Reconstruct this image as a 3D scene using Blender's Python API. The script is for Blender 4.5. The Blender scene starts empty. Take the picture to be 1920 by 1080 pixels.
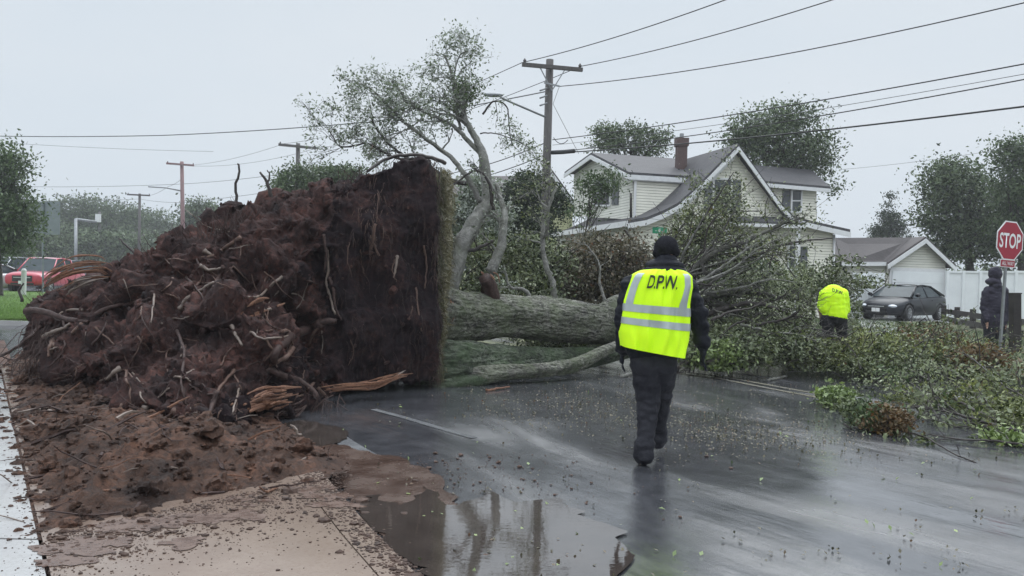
import bpy, bmesh, math, random
import numpy as np
from mathutils import Vector, Matrix, noise, Euler
rad = math.radians
scene = bpy.context.scene
COL = scene.collection
F = 1500.0; H = 1.45

# ------------------------------------------------------------------ camera
cam = bpy.data.cameras.new('camera'); cam.lens = 36 * F / 1920; cam.sensor_width = 36
cam.clip_start = 0.05; cam.clip_end = 3000
CR = Matrix.Rotation(rad(90 - 0.73), 3, 'X') @ Matrix.Rotation(rad(1.5), 3, 'Z')
co = bpy.data.objects.new('camera', cam); COL.objects.link(co)
co.matrix_world = Matrix.Translation((0, 0, H)) @ CR.to_4x4()
scene.camera = co
# ------------------------------------------------------------------ world, sun, exposure
SUN_EL, SUN_AZ = rad(55), rad(200)
w = bpy.data.worlds.new('World'); scene.world = w; w.use_nodes = True
nt = w.node_tree; nt.nodes.clear()
o_ = nt.nodes.new('ShaderNodeOutputWorld'); bg = nt.nodes.new('ShaderNodeBackground')
sky = nt.nodes.new('ShaderNodeTexSky'); sky.sky_type = 'NISHITA'; sky.sun_disc = False
sky.sun_elevation = SUN_EL; sky.sun_rotation = SUN_AZ; sky.dust_density = 6; sky.air_density = 1.0
hs = nt.nodes.new('ShaderNodeHueSaturation'); hs.inputs['Saturation'].default_value = 0.25
mx = nt.nodes.new('ShaderNodeMixRGB'); mx.inputs[0].default_value = 0.88
tc = nt.nodes.new('ShaderNodeTexCoord'); nz = nt.nodes.new('ShaderNodeTexNoise'); nz.inputs['Scale'].default_value = 1.6
nz.inputs['Detail'].default_value = 4
mp = nt.nodes.new('ShaderNodeMapping'); mp.inputs['Scale'].default_value = (1, 1, 3)
rp = nt.nodes.new('ShaderNodeValToRGB')
SKYK = 7.1   # the cloud layer's radiance over the strength 0.1
rp.color_ramp.elements[0].position = 0.3; rp.color_ramp.elements[0].color = (0.765 , 0.87 , 0.97 , 1)
rp.color_ramp.elements[1].position = 0.75; rp.color_ramp.elements[1].color = (0.86 , 0.93 , 1.0 , 1)
vm = nt.nodes.new('ShaderNodeVectorMath'); vm.operation = 'SCALE'; vm.inputs['Scale'].default_value = SKYK
L = nt.links.new
L(tc.outputs['Generated'], mp.inputs[0]); L(mp.outputs[0], nz.inputs['Vector']); L(nz.outputs['Fac'], rp.inputs[0])
sz = nt.nodes.new('ShaderNodeSeparateXYZ'); L(tc.outputs['Generated'], sz.inputs[0])
mr = nt.nodes.new('ShaderNodeMapRange'); mr.interpolation_type = 'SMOOTHSTEP'
mr.inputs['From Min'].default_value = 0.30; mr.inputs['From Max'].default_value = 1.0; mr.inputs['To Min'].default_value = SKYK; mr.inputs['To Max'].default_value = SKYK * 3.4
L(sz.outputs[2], mr.inputs['Value']); L(mr.outputs[0], vm.inputs['Scale'])
L(rp.outputs[0], vm.inputs[0])
L(sky.outputs[0], hs.inputs['Color']); L(hs.outputs[0], mx.inputs[1]); L(vm.outputs[0], mx.inputs[2])
L(mx.outputs[0], bg.inputs['Color']); L(bg.outputs[0], o_.inputs[0])
bg.inputs['Strength'].default_value = 0.1
sl = bpy.data.lights.new('sun', 'SUN'); sl.energy = 1.1; sl.angle = rad(60); sl.color = (1, 0.98, 0.95)
so = bpy.data.objects.new('sun', sl); COL.objects.link(so)
so.rotation_euler = (rad(90) - SUN_EL, 0, rad(180) - SUN_AZ + rad(180))
scene.view_settings.view_transform = 'Standard'; scene.view_settings.look = 'None'
scene.view_settings.exposure = 0.35; scene.view_settings.gamma = 1
scene.view_settings.use_curve_mapping = False
try:
    scene.render.engine = 'CYCLES'
    scene.cycles.volume_bounces = 0; scene.cycles.max_bounces = 6; scene.cycles.transparent_max_bounces = 8
    scene.cycles.use_denoising = True
except Exception: pass

# ------------------------------------------------------------------ helpers
def ray(px, py): return CR @ Vector(((px - 960) / F, -(py - 540) / F, -1))
def P(px, py, Y):
    d = ray(px, py); t = Y / d.y
    return Vector((d.x * t, Y, H + d.z * t))
def G(px, py, z=0.0):
    d = ray(px, py); t = (z - H) / d.z
    return Vector((d.x * t, d.y * t, z))
def PL(px, py, pl):
    d = ray(px, py); t = (pl[0] - Vector((0, 0, H))).dot(pl[1]) / d.dot(pl[1])
    return Vector((0, 0, H)) + d * t
def pxm(Y): return Y / F            # metres per photo pixel at distance Y

def tag(o, label=None, cat=None, group=None, kind=None):
    if label: o['label'] = label
    if cat: o['category'] = cat
    if group: o['group'] = group
    if kind: o['kind'] = kind
    return o
def thing(name, label, cat, loc=(0, 0, 0), rz=0.0, group=None, kind=None):
    o = bpy.data.objects.new(name, None); COL.objects.link(o)
    o.location = loc; o.rotation_euler = (0, 0, rz); o.empty_display_size = 0.2
    o['_w'] = 0
    del o['_w']
    return tag(o, label, cat, group, kind)
def put(name, me, mat=None, parent=None, local=False, smooth=False):
    o = bpy.data.objects.new(name, me); COL.objects.link(o)
    if mat is not None:
        for m in (mat if isinstance(mat, (list, tuple)) else [mat]): me.materials.append(m)
    if smooth and len(me.polygons):
        me.polygons.foreach_set('use_smooth', np.ones(len(me.polygons), dtype=bool))
    if parent is not None:
        o.parent = parent
        if not local:
            p, M_ = parent, Matrix.Identity(4)
            while p is not None:
                if p.type == 'EMPTY':
                    M_ = Matrix.Translation(p.location) @ Euler(p.rotation_euler).to_matrix().to_4x4()
                    break
                p = p.parent
            if parent.type == 'EMPTY': o.matrix_parent_inverse = M_.inverted()
    return o

class MB:
    def __init__(s): s.v = []; s.f = []; s.m = []
    def quad(s, a, b, c, d, m=0):
        n = len(s.v); s.v += [tuple(a), tuple(b), tuple(c), tuple(d)]; s.f.append((n, n + 1, n + 2, n + 3)); s.m.append(m)
    def poly(s, pts, m=0):
        n = len(s.v); s.v += [tuple(p) for p in pts]; s.f.append(tuple(range(n, n + len(pts)))); s.m.append(m)
    def prism(s, pts, vec, m=0):
        """closed solid: polygon pts pushed along vec"""
        n = len(s.v); k = len(pts); vec = Vector(vec)
        s.v += [tuple(p) for p in pts] + [tuple(Vector(p) + vec) for p in pts]
        s.f.append(tuple(range(n + k - 1, n - 1, -1))); s.f.append(tuple(range(n + k, n + 2 * k)))
        s.m += [m, m]
        for i in range(k):
            j = (i + 1) % k
            s.f.append((n + i, n + j, n + k + j, n + k + i)); s.m.append(m)
    def box(s, c, size, m=0, rot=None):
        cx, cy, cz = size[0] / 2, size[1] / 2, size[2] / 2
        pts = [Vector((x, y, -cz)) for x, y in ((-cx, -cy), (cx, -cy), (cx, cy), (-cx, cy))]
        up = Vector((0, 0, 2 * cz))
        if rot is not None: pts = [rot @ p for p in pts]; up = rot @ up
        s.prism([Vector(c) + p for p in pts], up, m)
    def bar(s, a, b, wd, ht, m=0, up=(0, 0, 1)):
        a = Vector(a); b = Vector(b); d = (b - a).normalized(); sd = d.cross(Vector(up)).normalized(); u = sd.cross(d)
        s.prism([a + sd * wd / 2 + u * ht / 2, a - sd * wd / 2 + u * ht / 2, a - sd * wd / 2 - u * ht / 2, a + sd * wd / 2 - u * ht / 2], b - a, m)
    def tube(s, pts, rs, n=6, m=0, cap=True, disp=None):
        pts = [Vector(p) for p in pts]
        if not isinstance(rs, (list, tuple)): rs = [rs] * len(pts)
        k = len(pts); base = len(s.v)
        t0 = (pts[1] - pts[0]).normalized()
        u = t0.orthogonal().normalized()
        L_ = 0
        for i in range(k):
            t = (pts[min(i + 1, k - 1)] - pts[max(i - 1, 0)])
            if t.length < 1e-9: t = t0
            t = t.normalized()
            u = (u - t * u.dot(t))
            u = t.orthogonal().normalized() if u.length < 1e-6 else u.normalized()
            w_ = t.cross(u)
            if i: L_ += (pts[i] - pts[i - 1]).length
            for j in range(n):
                a = 2 * math.pi * j / n
                d = u * math.cos(a) + w_ * math.sin(a)
                r = rs[i] if disp is None else rs[i] * disp(a, L_, pts[i])
                s.v.append(tuple(pts[i] + d * r))
        for i in range(k - 1):
            for j in range(n):
                a = base + i * n + j; b = base + i * n + (j + 1) % n
                s.f.append((a, b, b + n, a + n)); s.m.append(m)
        if cap:
            s.f.append(tuple(range(base + n - 1, base - 1, -1))); s.m.append(m)
            s.f.append(tuple(range(base + (k - 1) * n, base + k * n))); s.m.append(m)
    def ico(s, c, r, rnd, m=0, sub=1, sq=(1, 1, 1), jit=0.25):
        bm = bmesh.new(); bmesh.ops.create_icosphere(bm, subdivisions=sub, radius=1)
        base = len(s.v)
        for v in bm.verts:
            k = r * (1 + rnd.uniform(-jit, jit))
            s.v.append((c[0] + v.co.x * k * sq[0], c[1] + v.co.y * k * sq[1], c[2] + v.co.z * k * sq[2]))
        for f in bm.faces:
            s.f.append(tuple(base + v.index for v in f.verts)); s.m.append(m)
        bm.free()
    def mesh(s, name):
        me = bpy.data.meshes.new(name); me.from_pydata(s.v, [], s.f)
        if any(s.m): me.polygons.foreach_set('material_index', s.m)
        return me
    def build(s, name, mat=None, parent=None, local=False, smooth=False):
        return put(name, s.mesh(name), mat, parent, local, smooth)

def npmesh(name, v, q, attr=None):
    v = np.asarray(v, dtype=np.float32); q = np.asarray(q, dtype=np.int32)
    me = bpy.data.meshes.new(name); k = q.shape[1]
    me.vertices.add(len(v)); me.vertices.foreach_set('co', v.ravel())
    me.loops.add(q.size); me.loops.foreach_set('vertex_index', q.ravel())
    me.polygons.add(len(q)); me.polygons.foreach_set('loop_start', np.arange(0, q.size, k, dtype=np.int32))
    me.polygons.foreach_set('loop_total', np.full(len(q), k, dtype=np.int32))
    me.update(calc_edges=True)
    if attr is not None:
        a = me.attributes.new('rnd', 'FLOAT', 'FACE'); a.data.foreach_set('value', np.asarray(attr, dtype=np.float32))
    return me
def catmull(pts, sub):
    pts = [Vector(p) for p in pts]; out = []
    for i in range(len(pts) - 1):
        p0 = pts[max(i - 1, 0)]; p1 = pts[i]; p2 = pts[i + 1]; p3 = pts[min(i + 2, len(pts) - 1)]
        for j in range(sub):
            t = j / sub
            out.append(0.5 * ((2 * p1) + (p2 - p0) * t + (2 * p0 - 5 * p1 + 4 * p2 - p3) * t * t + (3 * p1 - p0 - 3 * p2 + p3) * t ** 3))
    out.append(pts[-1]); return out
def lerps(vals, sub):
    out = []
    for a, b in zip(vals[:-1], vals[1:]):
        for j in range(sub): out.append(a + (b - a) * j / sub)
    out.append(vals[-1]); return out
def nrm(a): return a / np.maximum(np.linalg.norm(a, axis=1, keepdims=True), 1e-9)
def leaves(C, size, seed, up=0.4, aspect=0.45, wind=None, windk=0.0, tone=None):
    """kite-shaped folded leaf faces round the points C"""
    r = np.random.default_rng(seed); C = np.asarray(C, dtype=float); N = len(C)
    s = size * r.uniform(0.6, 1.35, (N, 1))
    a = r.normal(size=(N, 3))
    if wind is not None: a = nrm(a) + np.asarray(wind) * windk
    a = nrm(a)
    n = r.normal(size=(N, 3)); n[:, 2] += up * 2
    n = n - a * np.sum(n * a, axis=1, keepdims=True); n = nrm(n); b = np.cross(n, a)
    fold = n * s * r.uniform(0.0, 0.16, (N, 1))
    V = np.empty((N, 4, 3))
    V[:, 0] = C - a * s * 0.5; V[:, 1] = C + b * s * aspect * 0.55 + fold - a * s * 0.05
    V[:, 2] = C + a * s * 0.5; V[:, 3] = C - b * s * aspect * 0.55 + fold - a * s * 0.05
    Q = np.arange(4 * N).reshape(N, 4)
    return V.reshape(-1, 3), Q, (r.uniform(0, 1, N) if tone is None else tone)
def put_leaves(name, C, size, seed, mat, parent=None, **k):
    v, q, t = leaves(C, size, seed, **k)
    return put(name, npmesh(name, v, q, t), mat, parent)

# ------------------------------------------------------------------ materials
def mk(name):
    m = bpy.data.materials.new(name); m.use_nodes = True
    nt = m.node_tree; b = nt.nodes['Principled BSDF']; return m, nt, b
def NN(nt, t, **k):
    n = nt.nodes.new(t)
    for a, v in k.items(): setattr(n, a, v)
    return n
def texmap(nt, scale=(1, 1, 1), coord='Object', rot=(0, 0, 0)):
    tc = NN(nt, 'ShaderNodeTexCoord'); mp = NN(nt, 'ShaderNodeMapping')
    mp.inputs['Scale'].default_value = scale; mp.inputs['Rotation'].default_value = rot
    nt.links.new(tc.outputs[coord], mp.inputs[0]); return mp.outputs[0]
def noisen(nt, vec, scale, detail=5, rough=0.6, dist=0.0):
    n = NN(nt, 'ShaderNodeTexNoise'); n.inputs['Scale'].default_value = scale; n.inputs['Detail'].default_value = detail
    n.inputs['Roughness'].default_value = rough; n.inputs['Distortion'].default_value = dist
    nt.links.new(vec, n.inputs['Vector']); return n.outputs['Fac']
def ramp(nt, fac, stops):
    r = NN(nt, 'ShaderNodeValToRGB'); e = r.color_ramp.elements
    while len(e) < len(stops): e.new(0.5)
    for el, (p, c) in zip(e, stops):
        el.position = p; el.color = (*c, 1) if isinstance(c, (tuple, list)) else (c, c, c, 1)
    nt.links.new(fac, r.inputs[0]); return r.outputs[0]
def mixc(nt, fac, a, b, mode='MIX'):
    m = NN(nt, 'ShaderNodeMixRGB', blend_type=mode)
    for i, x in ((0, fac), (1, a), (2, b)):
        if hasattr(x, 'links'): nt.links.new(x, m.inputs[i])
        elif i == 0: m.inputs[0].default_value = x
        else: m.inputs[i].default_value = (*x, 1)
    return m.outputs[0]
def bumpn(nt, b, hgt, strength=0.5, dist=0.02, prev=None):
    n = NN(nt, 'ShaderNodeBump'); n.inputs['Strength'].default_value = strength; n.inputs['Distance'].default_value = dist
    nt.links.new(hgt, n.inputs['Height'])
    if prev is not None: nt.links.new(prev, n.inputs['Normal'])
    nt.links.new(n.outputs[0], b.inputs['Normal']); return n.outputs[0]
def simple(name, c1, c2=None, scale=6, rough=0.6, r2=None, bump=0.0, bs=40, metal=0, coat=0, map_scale=(1, 1, 1), contrast=(0.3, 0.7), bd=0.01):
    m, nt, b = mk(name)
    vec = texmap(nt, map_scale)
    f = noisen(nt, vec, scale, 6)
    c = ramp(nt, f, [(contrast[0], c1), (contrast[1], c2 if c2 else tuple(x * 0.8 for x in c1))])
    nt.links.new(c, b.inputs['Base Color'])
    if r2 is None: b.inputs['Roughness'].default_value = rough
    else: nt.links.new(ramp(nt, f, [(0.35, rough), (0.65, r2)]), b.inputs['Roughness'])
    b.inputs['Metallic'].default_value = metal; b.inputs['Coat Weight'].default_value = coat
    if bump: bumpn(nt, b, noisen(nt, vec, bs, 5), bump, bd)
    return m
def leafmat(name, stops, under=(0.22, 0.26, 0.2), uk=0.5, rough=0.42, trans=0.25):
    m, nt, b = mk(name)
    at = NN(nt, 'ShaderNodeAttribute'); at.attribute_name = 'rnd'
    c = ramp(nt, at.outputs['Fac'], stops)
    ge = NN(nt, 'ShaderNodeNewGeometry')
    mt = NN(nt, 'ShaderNodeMath', operation='MULTIPLY'); mt.inputs[1].default_value = uk
    nt.links.new(ge.outputs['Backfacing'], mt.inputs[0])
    c2 = mixc(nt, mt.outputs[0], c, under)
    nt.links.new(c2, b.inputs['Base Color']); b.inputs['Roughness'].default_value = rough
    tr = NN(nt, 'ShaderNodeBsdfTranslucent'); nt.links.new(c2, tr.inputs[0])
    ms = NN(nt, 'ShaderNodeMixShader'); ms.inputs[0].default_value = trans
    out = nt.nodes['Material Output']
    nt.links.new(b.outputs[0], ms.inputs[1]); nt.links.new(tr.outputs[0], ms.inputs[2]); nt.links.new(ms.outputs[0], out.inputs[0])
    return m

def m_asphalt():
    m, nt, b = mk('wet asphalt')
    v = texmap(nt, (1, 1, 1))
    def along(sx, sy, ang):
        tc = NN(nt, 'ShaderNodeTexCoord'); mp = NN(nt, 'ShaderNodeMapping', vector_type='TEXTURE'); mp.inputs['Scale'].default_value = (sx, sy, 1); mp.inputs['Rotation'].default_value = (0, 0, rad(ang))
        nt.links.new(tc.outputs['Object'], mp.inputs[0]); return mp.outputs[0]
    vs = along(3.0, .9, -58)
    big = noisen(nt, vs, 0.8, 5, 0.55, 0.5); mid = noisen(nt, v, 5, 5); fine = noisen(nt, v, 160, 3)
    c = ramp(nt, mid, [(0.3, (0.03, 0.031, 0.035)), (0.7, (0.065, 0.066, 0.073))])
    sp = ramp(nt, fine, [(0.55, (0, 0, 0)), (0.72, (0.10, 0.10, 0.11))])
    c = mixc(nt, 0.35, c, sp, 'ADD')
    nt.links.new(c, b.inputs['Base Color'])
    # standing film against drained ridges
    nt.links.new(ramp(nt, big, [(0.36, 0.03), (0.48, 0.09), (0.58, 0.22), (0.68, 0.36)]), b.inputs['Roughness'])
    b.inputs['IOR'].default_value = 2.4; b.inputs['Specular IOR Level'].default_value = 0.6
    sb = ramp(nt, big, [(0.38, 0.02), (0.62, 0.7)])
    h1 = mixc(nt, 1.0, fine, sb, 'MULTIPLY')
    p = bumpn(nt, b, h1, 0.28, 0.006)
    p = bumpn(nt, b, noisen(nt, v, 26, 4, 0.7), 0.03, 0.01, p)
    bumpn(nt, b, noisen(nt, along(2.0, .5, -55), 3.2, 4), 0.14, 0.03, p)
    return m
def m_water(name, c, rough=0.03, bump=0.05, ior=1.9):
    m, nt, b = mk(name); v = texmap(nt)
    nt.links.new(ramp(nt, noisen(nt, v, 3), [(0.3, c), (0.7, tuple(x * 0.6 for x in c))]), b.inputs['Base Color'])
    b.inputs['Roughness'].default_value = rough; b.inputs['IOR'].default_value = ior
    bumpn(nt, b, noisen(nt, texmap(nt, (1, 2.5, 1)), 9, 3), bump, 0.01)
    return m
def m_concrete(name, c1, c2, stain=(0.10, 0.065, 0.045), ks=0.5, rough=(0.18, 0.5)):
    m, nt, b = mk(name); v = texmap(nt)
    f = noisen(nt, v, 1.3, 6); g = noisen(nt, v, 60, 4)
    c = ramp(nt, f, [(0.3, c1), (0.7, c2)])
    c = mixc(nt, ramp(nt, g, [(0.5, 0.0), (0.8, 0.35)]), c, stain)
    c = mixc(nt, ramp(nt, noisen(nt, v, 0.55, 7, 0.65), [(0.42, 0.0), (0.7, ks)]), c, stain)
    nt.links.new(c, b.inputs['Base Color'])
    nt.links.new(ramp(nt, noisen(nt, v, 1.1, 5), [(0.35, rough[0]), (0.65, rough[1])]), b.inputs['Roughness'])
    bumpn(nt, b, g, 0.15, 0.004); return m
def m_soil(name, dark, mid, red, wet=0.45):
    m, nt, b = mk(name); v = texmap(nt, (1, 1, 1))
    f = noisen(nt, v, 2.2, 8, 0.7, 0.4); g = noisen(nt, v, 22, 8, 0.75, 0.6); fib = noisen(nt, texmap(nt, (9, 9, 2.2)), 6, 8, 0.8, 1.5)
    c = ramp(nt, f, [(0.34, dark), (0.5, mid), (0.66, red)])
    c = mixc(nt, ramp(nt, g, [(0.38, 0.85), (0.6, 0.0)]), c, dark)
    c = mixc(nt, ramp(nt, fib, [(0.58, 0.0), (0.68, 0.5)]), c, tuple(x * 1.9 for x in mid))
    nt.links.new(c, b.inputs['Base Color'])
    nt.links.new(ramp(nt, g, [(0.3, wet), (0.7, 0.9)]), b.inputs['Roughness'])
    p = bumpn(nt, b, g, 0.9, 0.04); bumpn(nt, b, fib, 0.7, 0.03, p)
    return m
def m_bark(name, c1, c2, moss=None, mk_=0.5, st=(3, 14, 14)):
    m, nt, b = mk(name); v = texmap(nt, st)
    f = noisen(nt, v, 1.6, 8, 0.75, 0.8)
    c = ramp(nt, f, [(0.40, c1), (0.60, c2)])
    c = mixc(nt, ramp(nt, noisen(nt, texmap(nt, (.8, 2.5, 2.5)), 1.6, 6, .65), [(0.48, 0.0), (0.62, 0.6)]), c, tuple(x * .9 for x in c1))
    if moss: c = mixc(nt, ramp(nt, noisen(nt, texmap(nt), 3.5, 7, 0.7), [(0.40, 0.0), (0.62, mk_)]), c, moss)
    nt.links.new(c, b.inputs['Base Color']); b.inputs['Roughness'].default_value = 0.55
    p_ = bumpn(nt, b, f, 1.0, 0.05); bumpn(nt, b, noisen(nt, texmap(nt), 45, 5), 0.6, 0.02, p_); return m
def m_siding(name, c, pitch=0.115):
    m, nt, b = mk(name)
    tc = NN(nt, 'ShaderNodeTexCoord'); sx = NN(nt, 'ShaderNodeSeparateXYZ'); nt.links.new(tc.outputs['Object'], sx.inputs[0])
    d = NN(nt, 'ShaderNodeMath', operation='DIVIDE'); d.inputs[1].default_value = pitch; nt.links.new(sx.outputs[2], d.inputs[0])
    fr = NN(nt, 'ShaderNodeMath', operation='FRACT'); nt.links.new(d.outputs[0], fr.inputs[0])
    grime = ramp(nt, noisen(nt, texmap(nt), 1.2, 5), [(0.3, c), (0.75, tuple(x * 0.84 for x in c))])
    lap_shade = ramp(nt, fr.outputs[0], [(0.0, 0.75), (0.10, 0.55), (0.2, 0.0)])  # shade line below each clapboard lap, painted into the base colour
    nt.links.new(mixc(nt, lap_shade, grime, tuple(x * 0.45 for x in c)), b.inputs['Base Color'])
    b.inputs['Roughness'].default_value = 0.5
    bumpn(nt, b, ramp(nt, fr.outputs[0], [(0.0, 0.0), (0.12, 1.0), (1.0, 0.3)]), 1.0, 0.03); return m
def m_shingle(name, c1, c2):
    m, nt, b = mk(name); v = texmap(nt)
    br = NN(nt, 'ShaderNodeTexBrick'); br.inputs['Scale'].default_value = 3.2
    nt.links.new(v, br.inputs['Vector'])
    br.inputs['Color1'].default_value = (*c1, 1); br.inputs['Color2'].default_value = (*c2, 1); br.inputs['Mortar'].default_value = (*[x * .55 for x in c1], 1)
    br.inputs['Mortar Size'].default_value = 0.012
    c = mixc(nt, 0.55, br.outputs['Color'], ramp(nt, noisen(nt, v, 2.2, 7), [(0.3, c1), (0.7, c2)]))
    nt.links.new(c, b.inputs['Base Color']); b.inputs['Roughness'].default_value = 0.6
    bumpn(nt, b, noisen(nt, v, 30, 4), 0.4, 0.02); return m
def m_brick(name):
    m, nt, b = mk(name); br = NN(nt, 'ShaderNodeTexBrick'); br.inputs['Scale'].default_value = 9
    nt.links.new(texmap(nt, rot=(rad(90), 0, 0)), br.inputs['Vector'])
    br.inputs['Color1'].default_value = (.085, .04, .035, 1); br.inputs['Color2'].default_value = (.06, .032, .03, 1); br.inputs['Mortar'].default_value = (.16, .14, .13, 1)
    nt.links.new(br.outputs['Color'], b.inputs['Base Color']); b.inputs['Roughness'].default_value = .8; return m

ASPH = m_asphalt()
CONC_BR = m_concrete('muddy concrete', (0.26, 0.205, 0.168), (0.18, 0.138, 0.112), (0.10, 0.055, 0.038), 0.85, (0.08, 0.40))
CONC_GR = m_concrete('wet sidewalk concrete', (0.42, 0.42, 0.41), (0.33, 0.32, 0.32), (0.10, 0.075, 0.06), 0.4, (0.06, 0.3))
CONC_FAR = m_concrete('driveway concrete', (0.36, 0.36, 0.35), (0.28, 0.28, 0.28), (0.15, 0.13, 0.11), 0.3, (0.2, 0.5))
SOIL = m_soil('root ball soil', (0.012, 0.006, 0.007), (0.078, 0.038, 0.033), (0.18, 0.078, 0.060))
SOILF = m_soil('shaded cut soil face', (0.008, 0.005, 0.007), (0.028, 0.017, 0.019), (0.085, 0.042, 0.036), 0.5)  # darker copy of the root soil, the flat face's shade put into its colour
MOUND = m_soil('tumbled soil', (0.024, 0.012, 0.009), (0.125, 0.068, 0.047), (0.22, 0.11, 0.072), 0.25)
CRUMB = simple('soil crumbs', (0.03, 0.02, 0.017), (0.10, 0.06, 0.045), 8, 0.5, bump=.5)
ROOTD = simple('dark root bark', (0.022, 0.014, 0.013), (0.075, 0.046, 0.040), 14, 0.45, bump=.6, map_scale=(2, 2, 2))
ROOTM = simple('mid brown root bark', (0.07, 0.042, 0.034), (0.15, 0.095, 0.075), 14, 0.5, bump=.5)
ROOTP = simple('pale root bark', (0.09, 0.065, 0.052), (0.21, 0.16, 0.13), 14, 0.45, bump=.5)
ROOTO = simple('torn orange wood', (0.12, 0.045, 0.025), (0.36, 0.17, 0.09), 5, 0.5, bump=.9, bs=20, map_scale=(2, 12, 12), bd=.03)
BARK = m_bark('mossy furrowed bark', (0.018, 0.017, 0.015), (0.34, 0.33, 0.285), (0.115, 0.145, 0.07), 0.6, st=(5, 16, 16))
BARKM = m_bark('green mossy bark', (0.012, 0.014, 0.011), (0.19, 0.21, 0.16), (0.072, 0.112, 0.05), 0.65, st=(6, 14, 14))
LIMB = m_bark('pale limb bark', (0.12, 0.115, 0.105), (0.32, 0.31, 0.29), (0.14, 0.16, 0.09), 0.3, st=(6, 6, 6))
TWIG = simple('dark wet twig bark', (0.022, 0.018, 0.018), (0.07, 0.06, 0.055), 10, 0.45, bump=.4)
LIMBM = m_bark('grey limb bark', (0.05, 0.045, 0.042), (0.16, 0.15, 0.14), (0.09, 0.11, 0.05), 0.3, st=(6, 6, 6))
LEAF_G = leafmat('fallen crown leaves', [(0.0, (0.014, 0.022, 0.008)), (0.35, (0.05, 0.070, 0.022)), (0.65, (0.11, 0.135, 0.045)), (0.85, (0.22, 0.24, 0.12)), (1.0, (0.36, 0.38, 0.28))], under=(0.30, 0.34, 0.22), uk=0.45)
LEAF_B = leafmat('wind browned leaves', [(0.0, (0.028, 0.030, 0.014)), (0.4, (0.065, 0.060, 0.028)), (0.75, (0.10, 0.085, 0.045)), (1.0, (0.16, 0.08, 0.045))], under=(0.24, 0.22, 0.17), uk=0.5)
LEAF_D = leafmat('grey green blown leaves', [(0.0, (0.05, 0.07, 0.035)), (0.5, (0.14, 0.18, 0.10)), (1.0, (0.26, 0.30, 0.20))], under=(0.42, 0.45, 0.40), uk=0.7)
LEAF_BR = leafmat('bright fresh leaves', [(0.0, (0.05, 0.08, 0.02)), (0.5, (0.13, 0.19, 0.05)), (1.0, (0.26, 0.34, 0.08))], under=(0.34, 0.42, 0.2), uk=0.4)
LEAF_O = leafmat('olive leaves', [(0.0, (0.018, 0.026, 0.007)), (0.4, (0.10, 0.125, 0.030)), (0.75, (0.22, 0.25, 0.07)), (0.92, (0.34, 0.36, 0.15)), (1.0, (0.17, 0.09, 0.04))], under=(0.28, 0.31, 0.17), uk=0.4)
LEAF_RU = leafmat('rust tinted leaves', [(0.0, (0.05, 0.035, 0.015)), (0.5, (0.13, 0.065, 0.025)), (1.0, (0.18, 0.15, 0.05))], under=(0.2, 0.16, 0.1), uk=0.4)
LEAF_T = leafmat('tree leaves', [(0.0, (0.02, 0.036, 0.014)), (0.5, (0.06, 0.092, 0.034)), (1.0, (0.13, 0.165, 0.075))], under=(0.22, 0.28, 0.17), uk=0.45)
LEAF_E = leafmat('dark evergreen leaves', [(0.0, (0.012, 0.022, 0.014)), (0.6, (0.030, 0.048, 0.024)), (1.0, (0.06, 0.085, 0.04))], under=(0.1, 0.13, 0.08), uk=0.4)
LEAF_L = leafmat('light hedge leaves', [(0.0, (0.03, 0.05, 0.022)), (0.5, (0.07, 0.11, 0.04)), (1.0, (0.12, 0.17, 0.07))], under=(0.16, 0.2, 0.12), uk=0.4)
GRASS = leafmat('grass blades', [(0.0, (0.06, 0.11, 0.02)), (0.5, (0.12, 0.22, 0.04)), (1.0, (0.2, 0.32, 0.07))], under=(0.1, 0.15, 0.04), uk=0.3)
GRASSY = leafmat('yellowed turf grass', [(0.0, (0.06, 0.06, 0.025)), (0.5, (0.14, 0.125, 0.07)), (1.0, (0.24, 0.21, 0.125))], under=(0.2, 0.18, 0.09), uk=0.3)
LAWN = simple('lawn', (0.085, 0.17, 0.03), (0.13, 0.22, 0.045), 3, 0.8, bump=.8, bs=70, bd=.03)
LAWN2 = simple('worn lawn', (0.055, 0.075, 0.025), (0.11, 0.11, 0.055), 1.5, 0.8, bump=.8, bs=60, bd=.03)
WHITE = simple('white trim paint', (0.72, 0.72, 0.73), (0.62, 0.62, 0.63), 5, 0.45)
VINYL = simple('white vinyl', (0.80, 0.82, 0.83), (0.72, 0.74, 0.75), 2, 0.35)
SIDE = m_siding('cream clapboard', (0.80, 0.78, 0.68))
SIDE2 = m_siding('grey beige clapboard', (0.70, 0.69, 0.62))
SIDEY = m_siding('yellow clapboard', (0.62, 0.63, 0.36))
ROOF = m_shingle('grey shingles', (0.050, 0.049, 0.053), (0.080, 0.077, 0.082))
ROOF2 = m_shingle('brown grey shingles', (0.07, 0.062, 0.062), (0.10, 0.088, 0.088))
GLASS = simple('window glass', (0.03, 0.035, 0.04), (0.06, 0.07, 0.075), 2, 0.06)
SHUT = simple('slate shutters', (0.07, 0.075, 0.085), (0.09, 0.095, 0.105), 6, 0.5)
BRICK = m_brick('chimney brick')
WOODP = simple('weathered pole wood', (0.05, 0.045, 0.045), (0.10, 0.09, 0.085), 6, 0.7, bump=.5, map_scale=(8, 8, .6))
WOODR = simple('reddish pole wood', (0.16, 0.09, 0.09), (0.24, 0.14, 0.14), 6, 0.7, bump=.4, map_scale=(8, 8, .6))
TIMB = simple('dark wet timber', (0.025, 0.022, 0.022), (0.055, 0.048, 0.045), 5, 0.4, bump=.4)
METAL = simple('galvanised metal', (0.30, 0.31, 0.32), (0.22, 0.225, 0.235), 8, 0.45, metal=.6)
SIGNB = simple('grey sign back', (0.17, 0.19, 0.21), (0.22, 0.24, 0.26), 3, 0.45, metal=.2)
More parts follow.
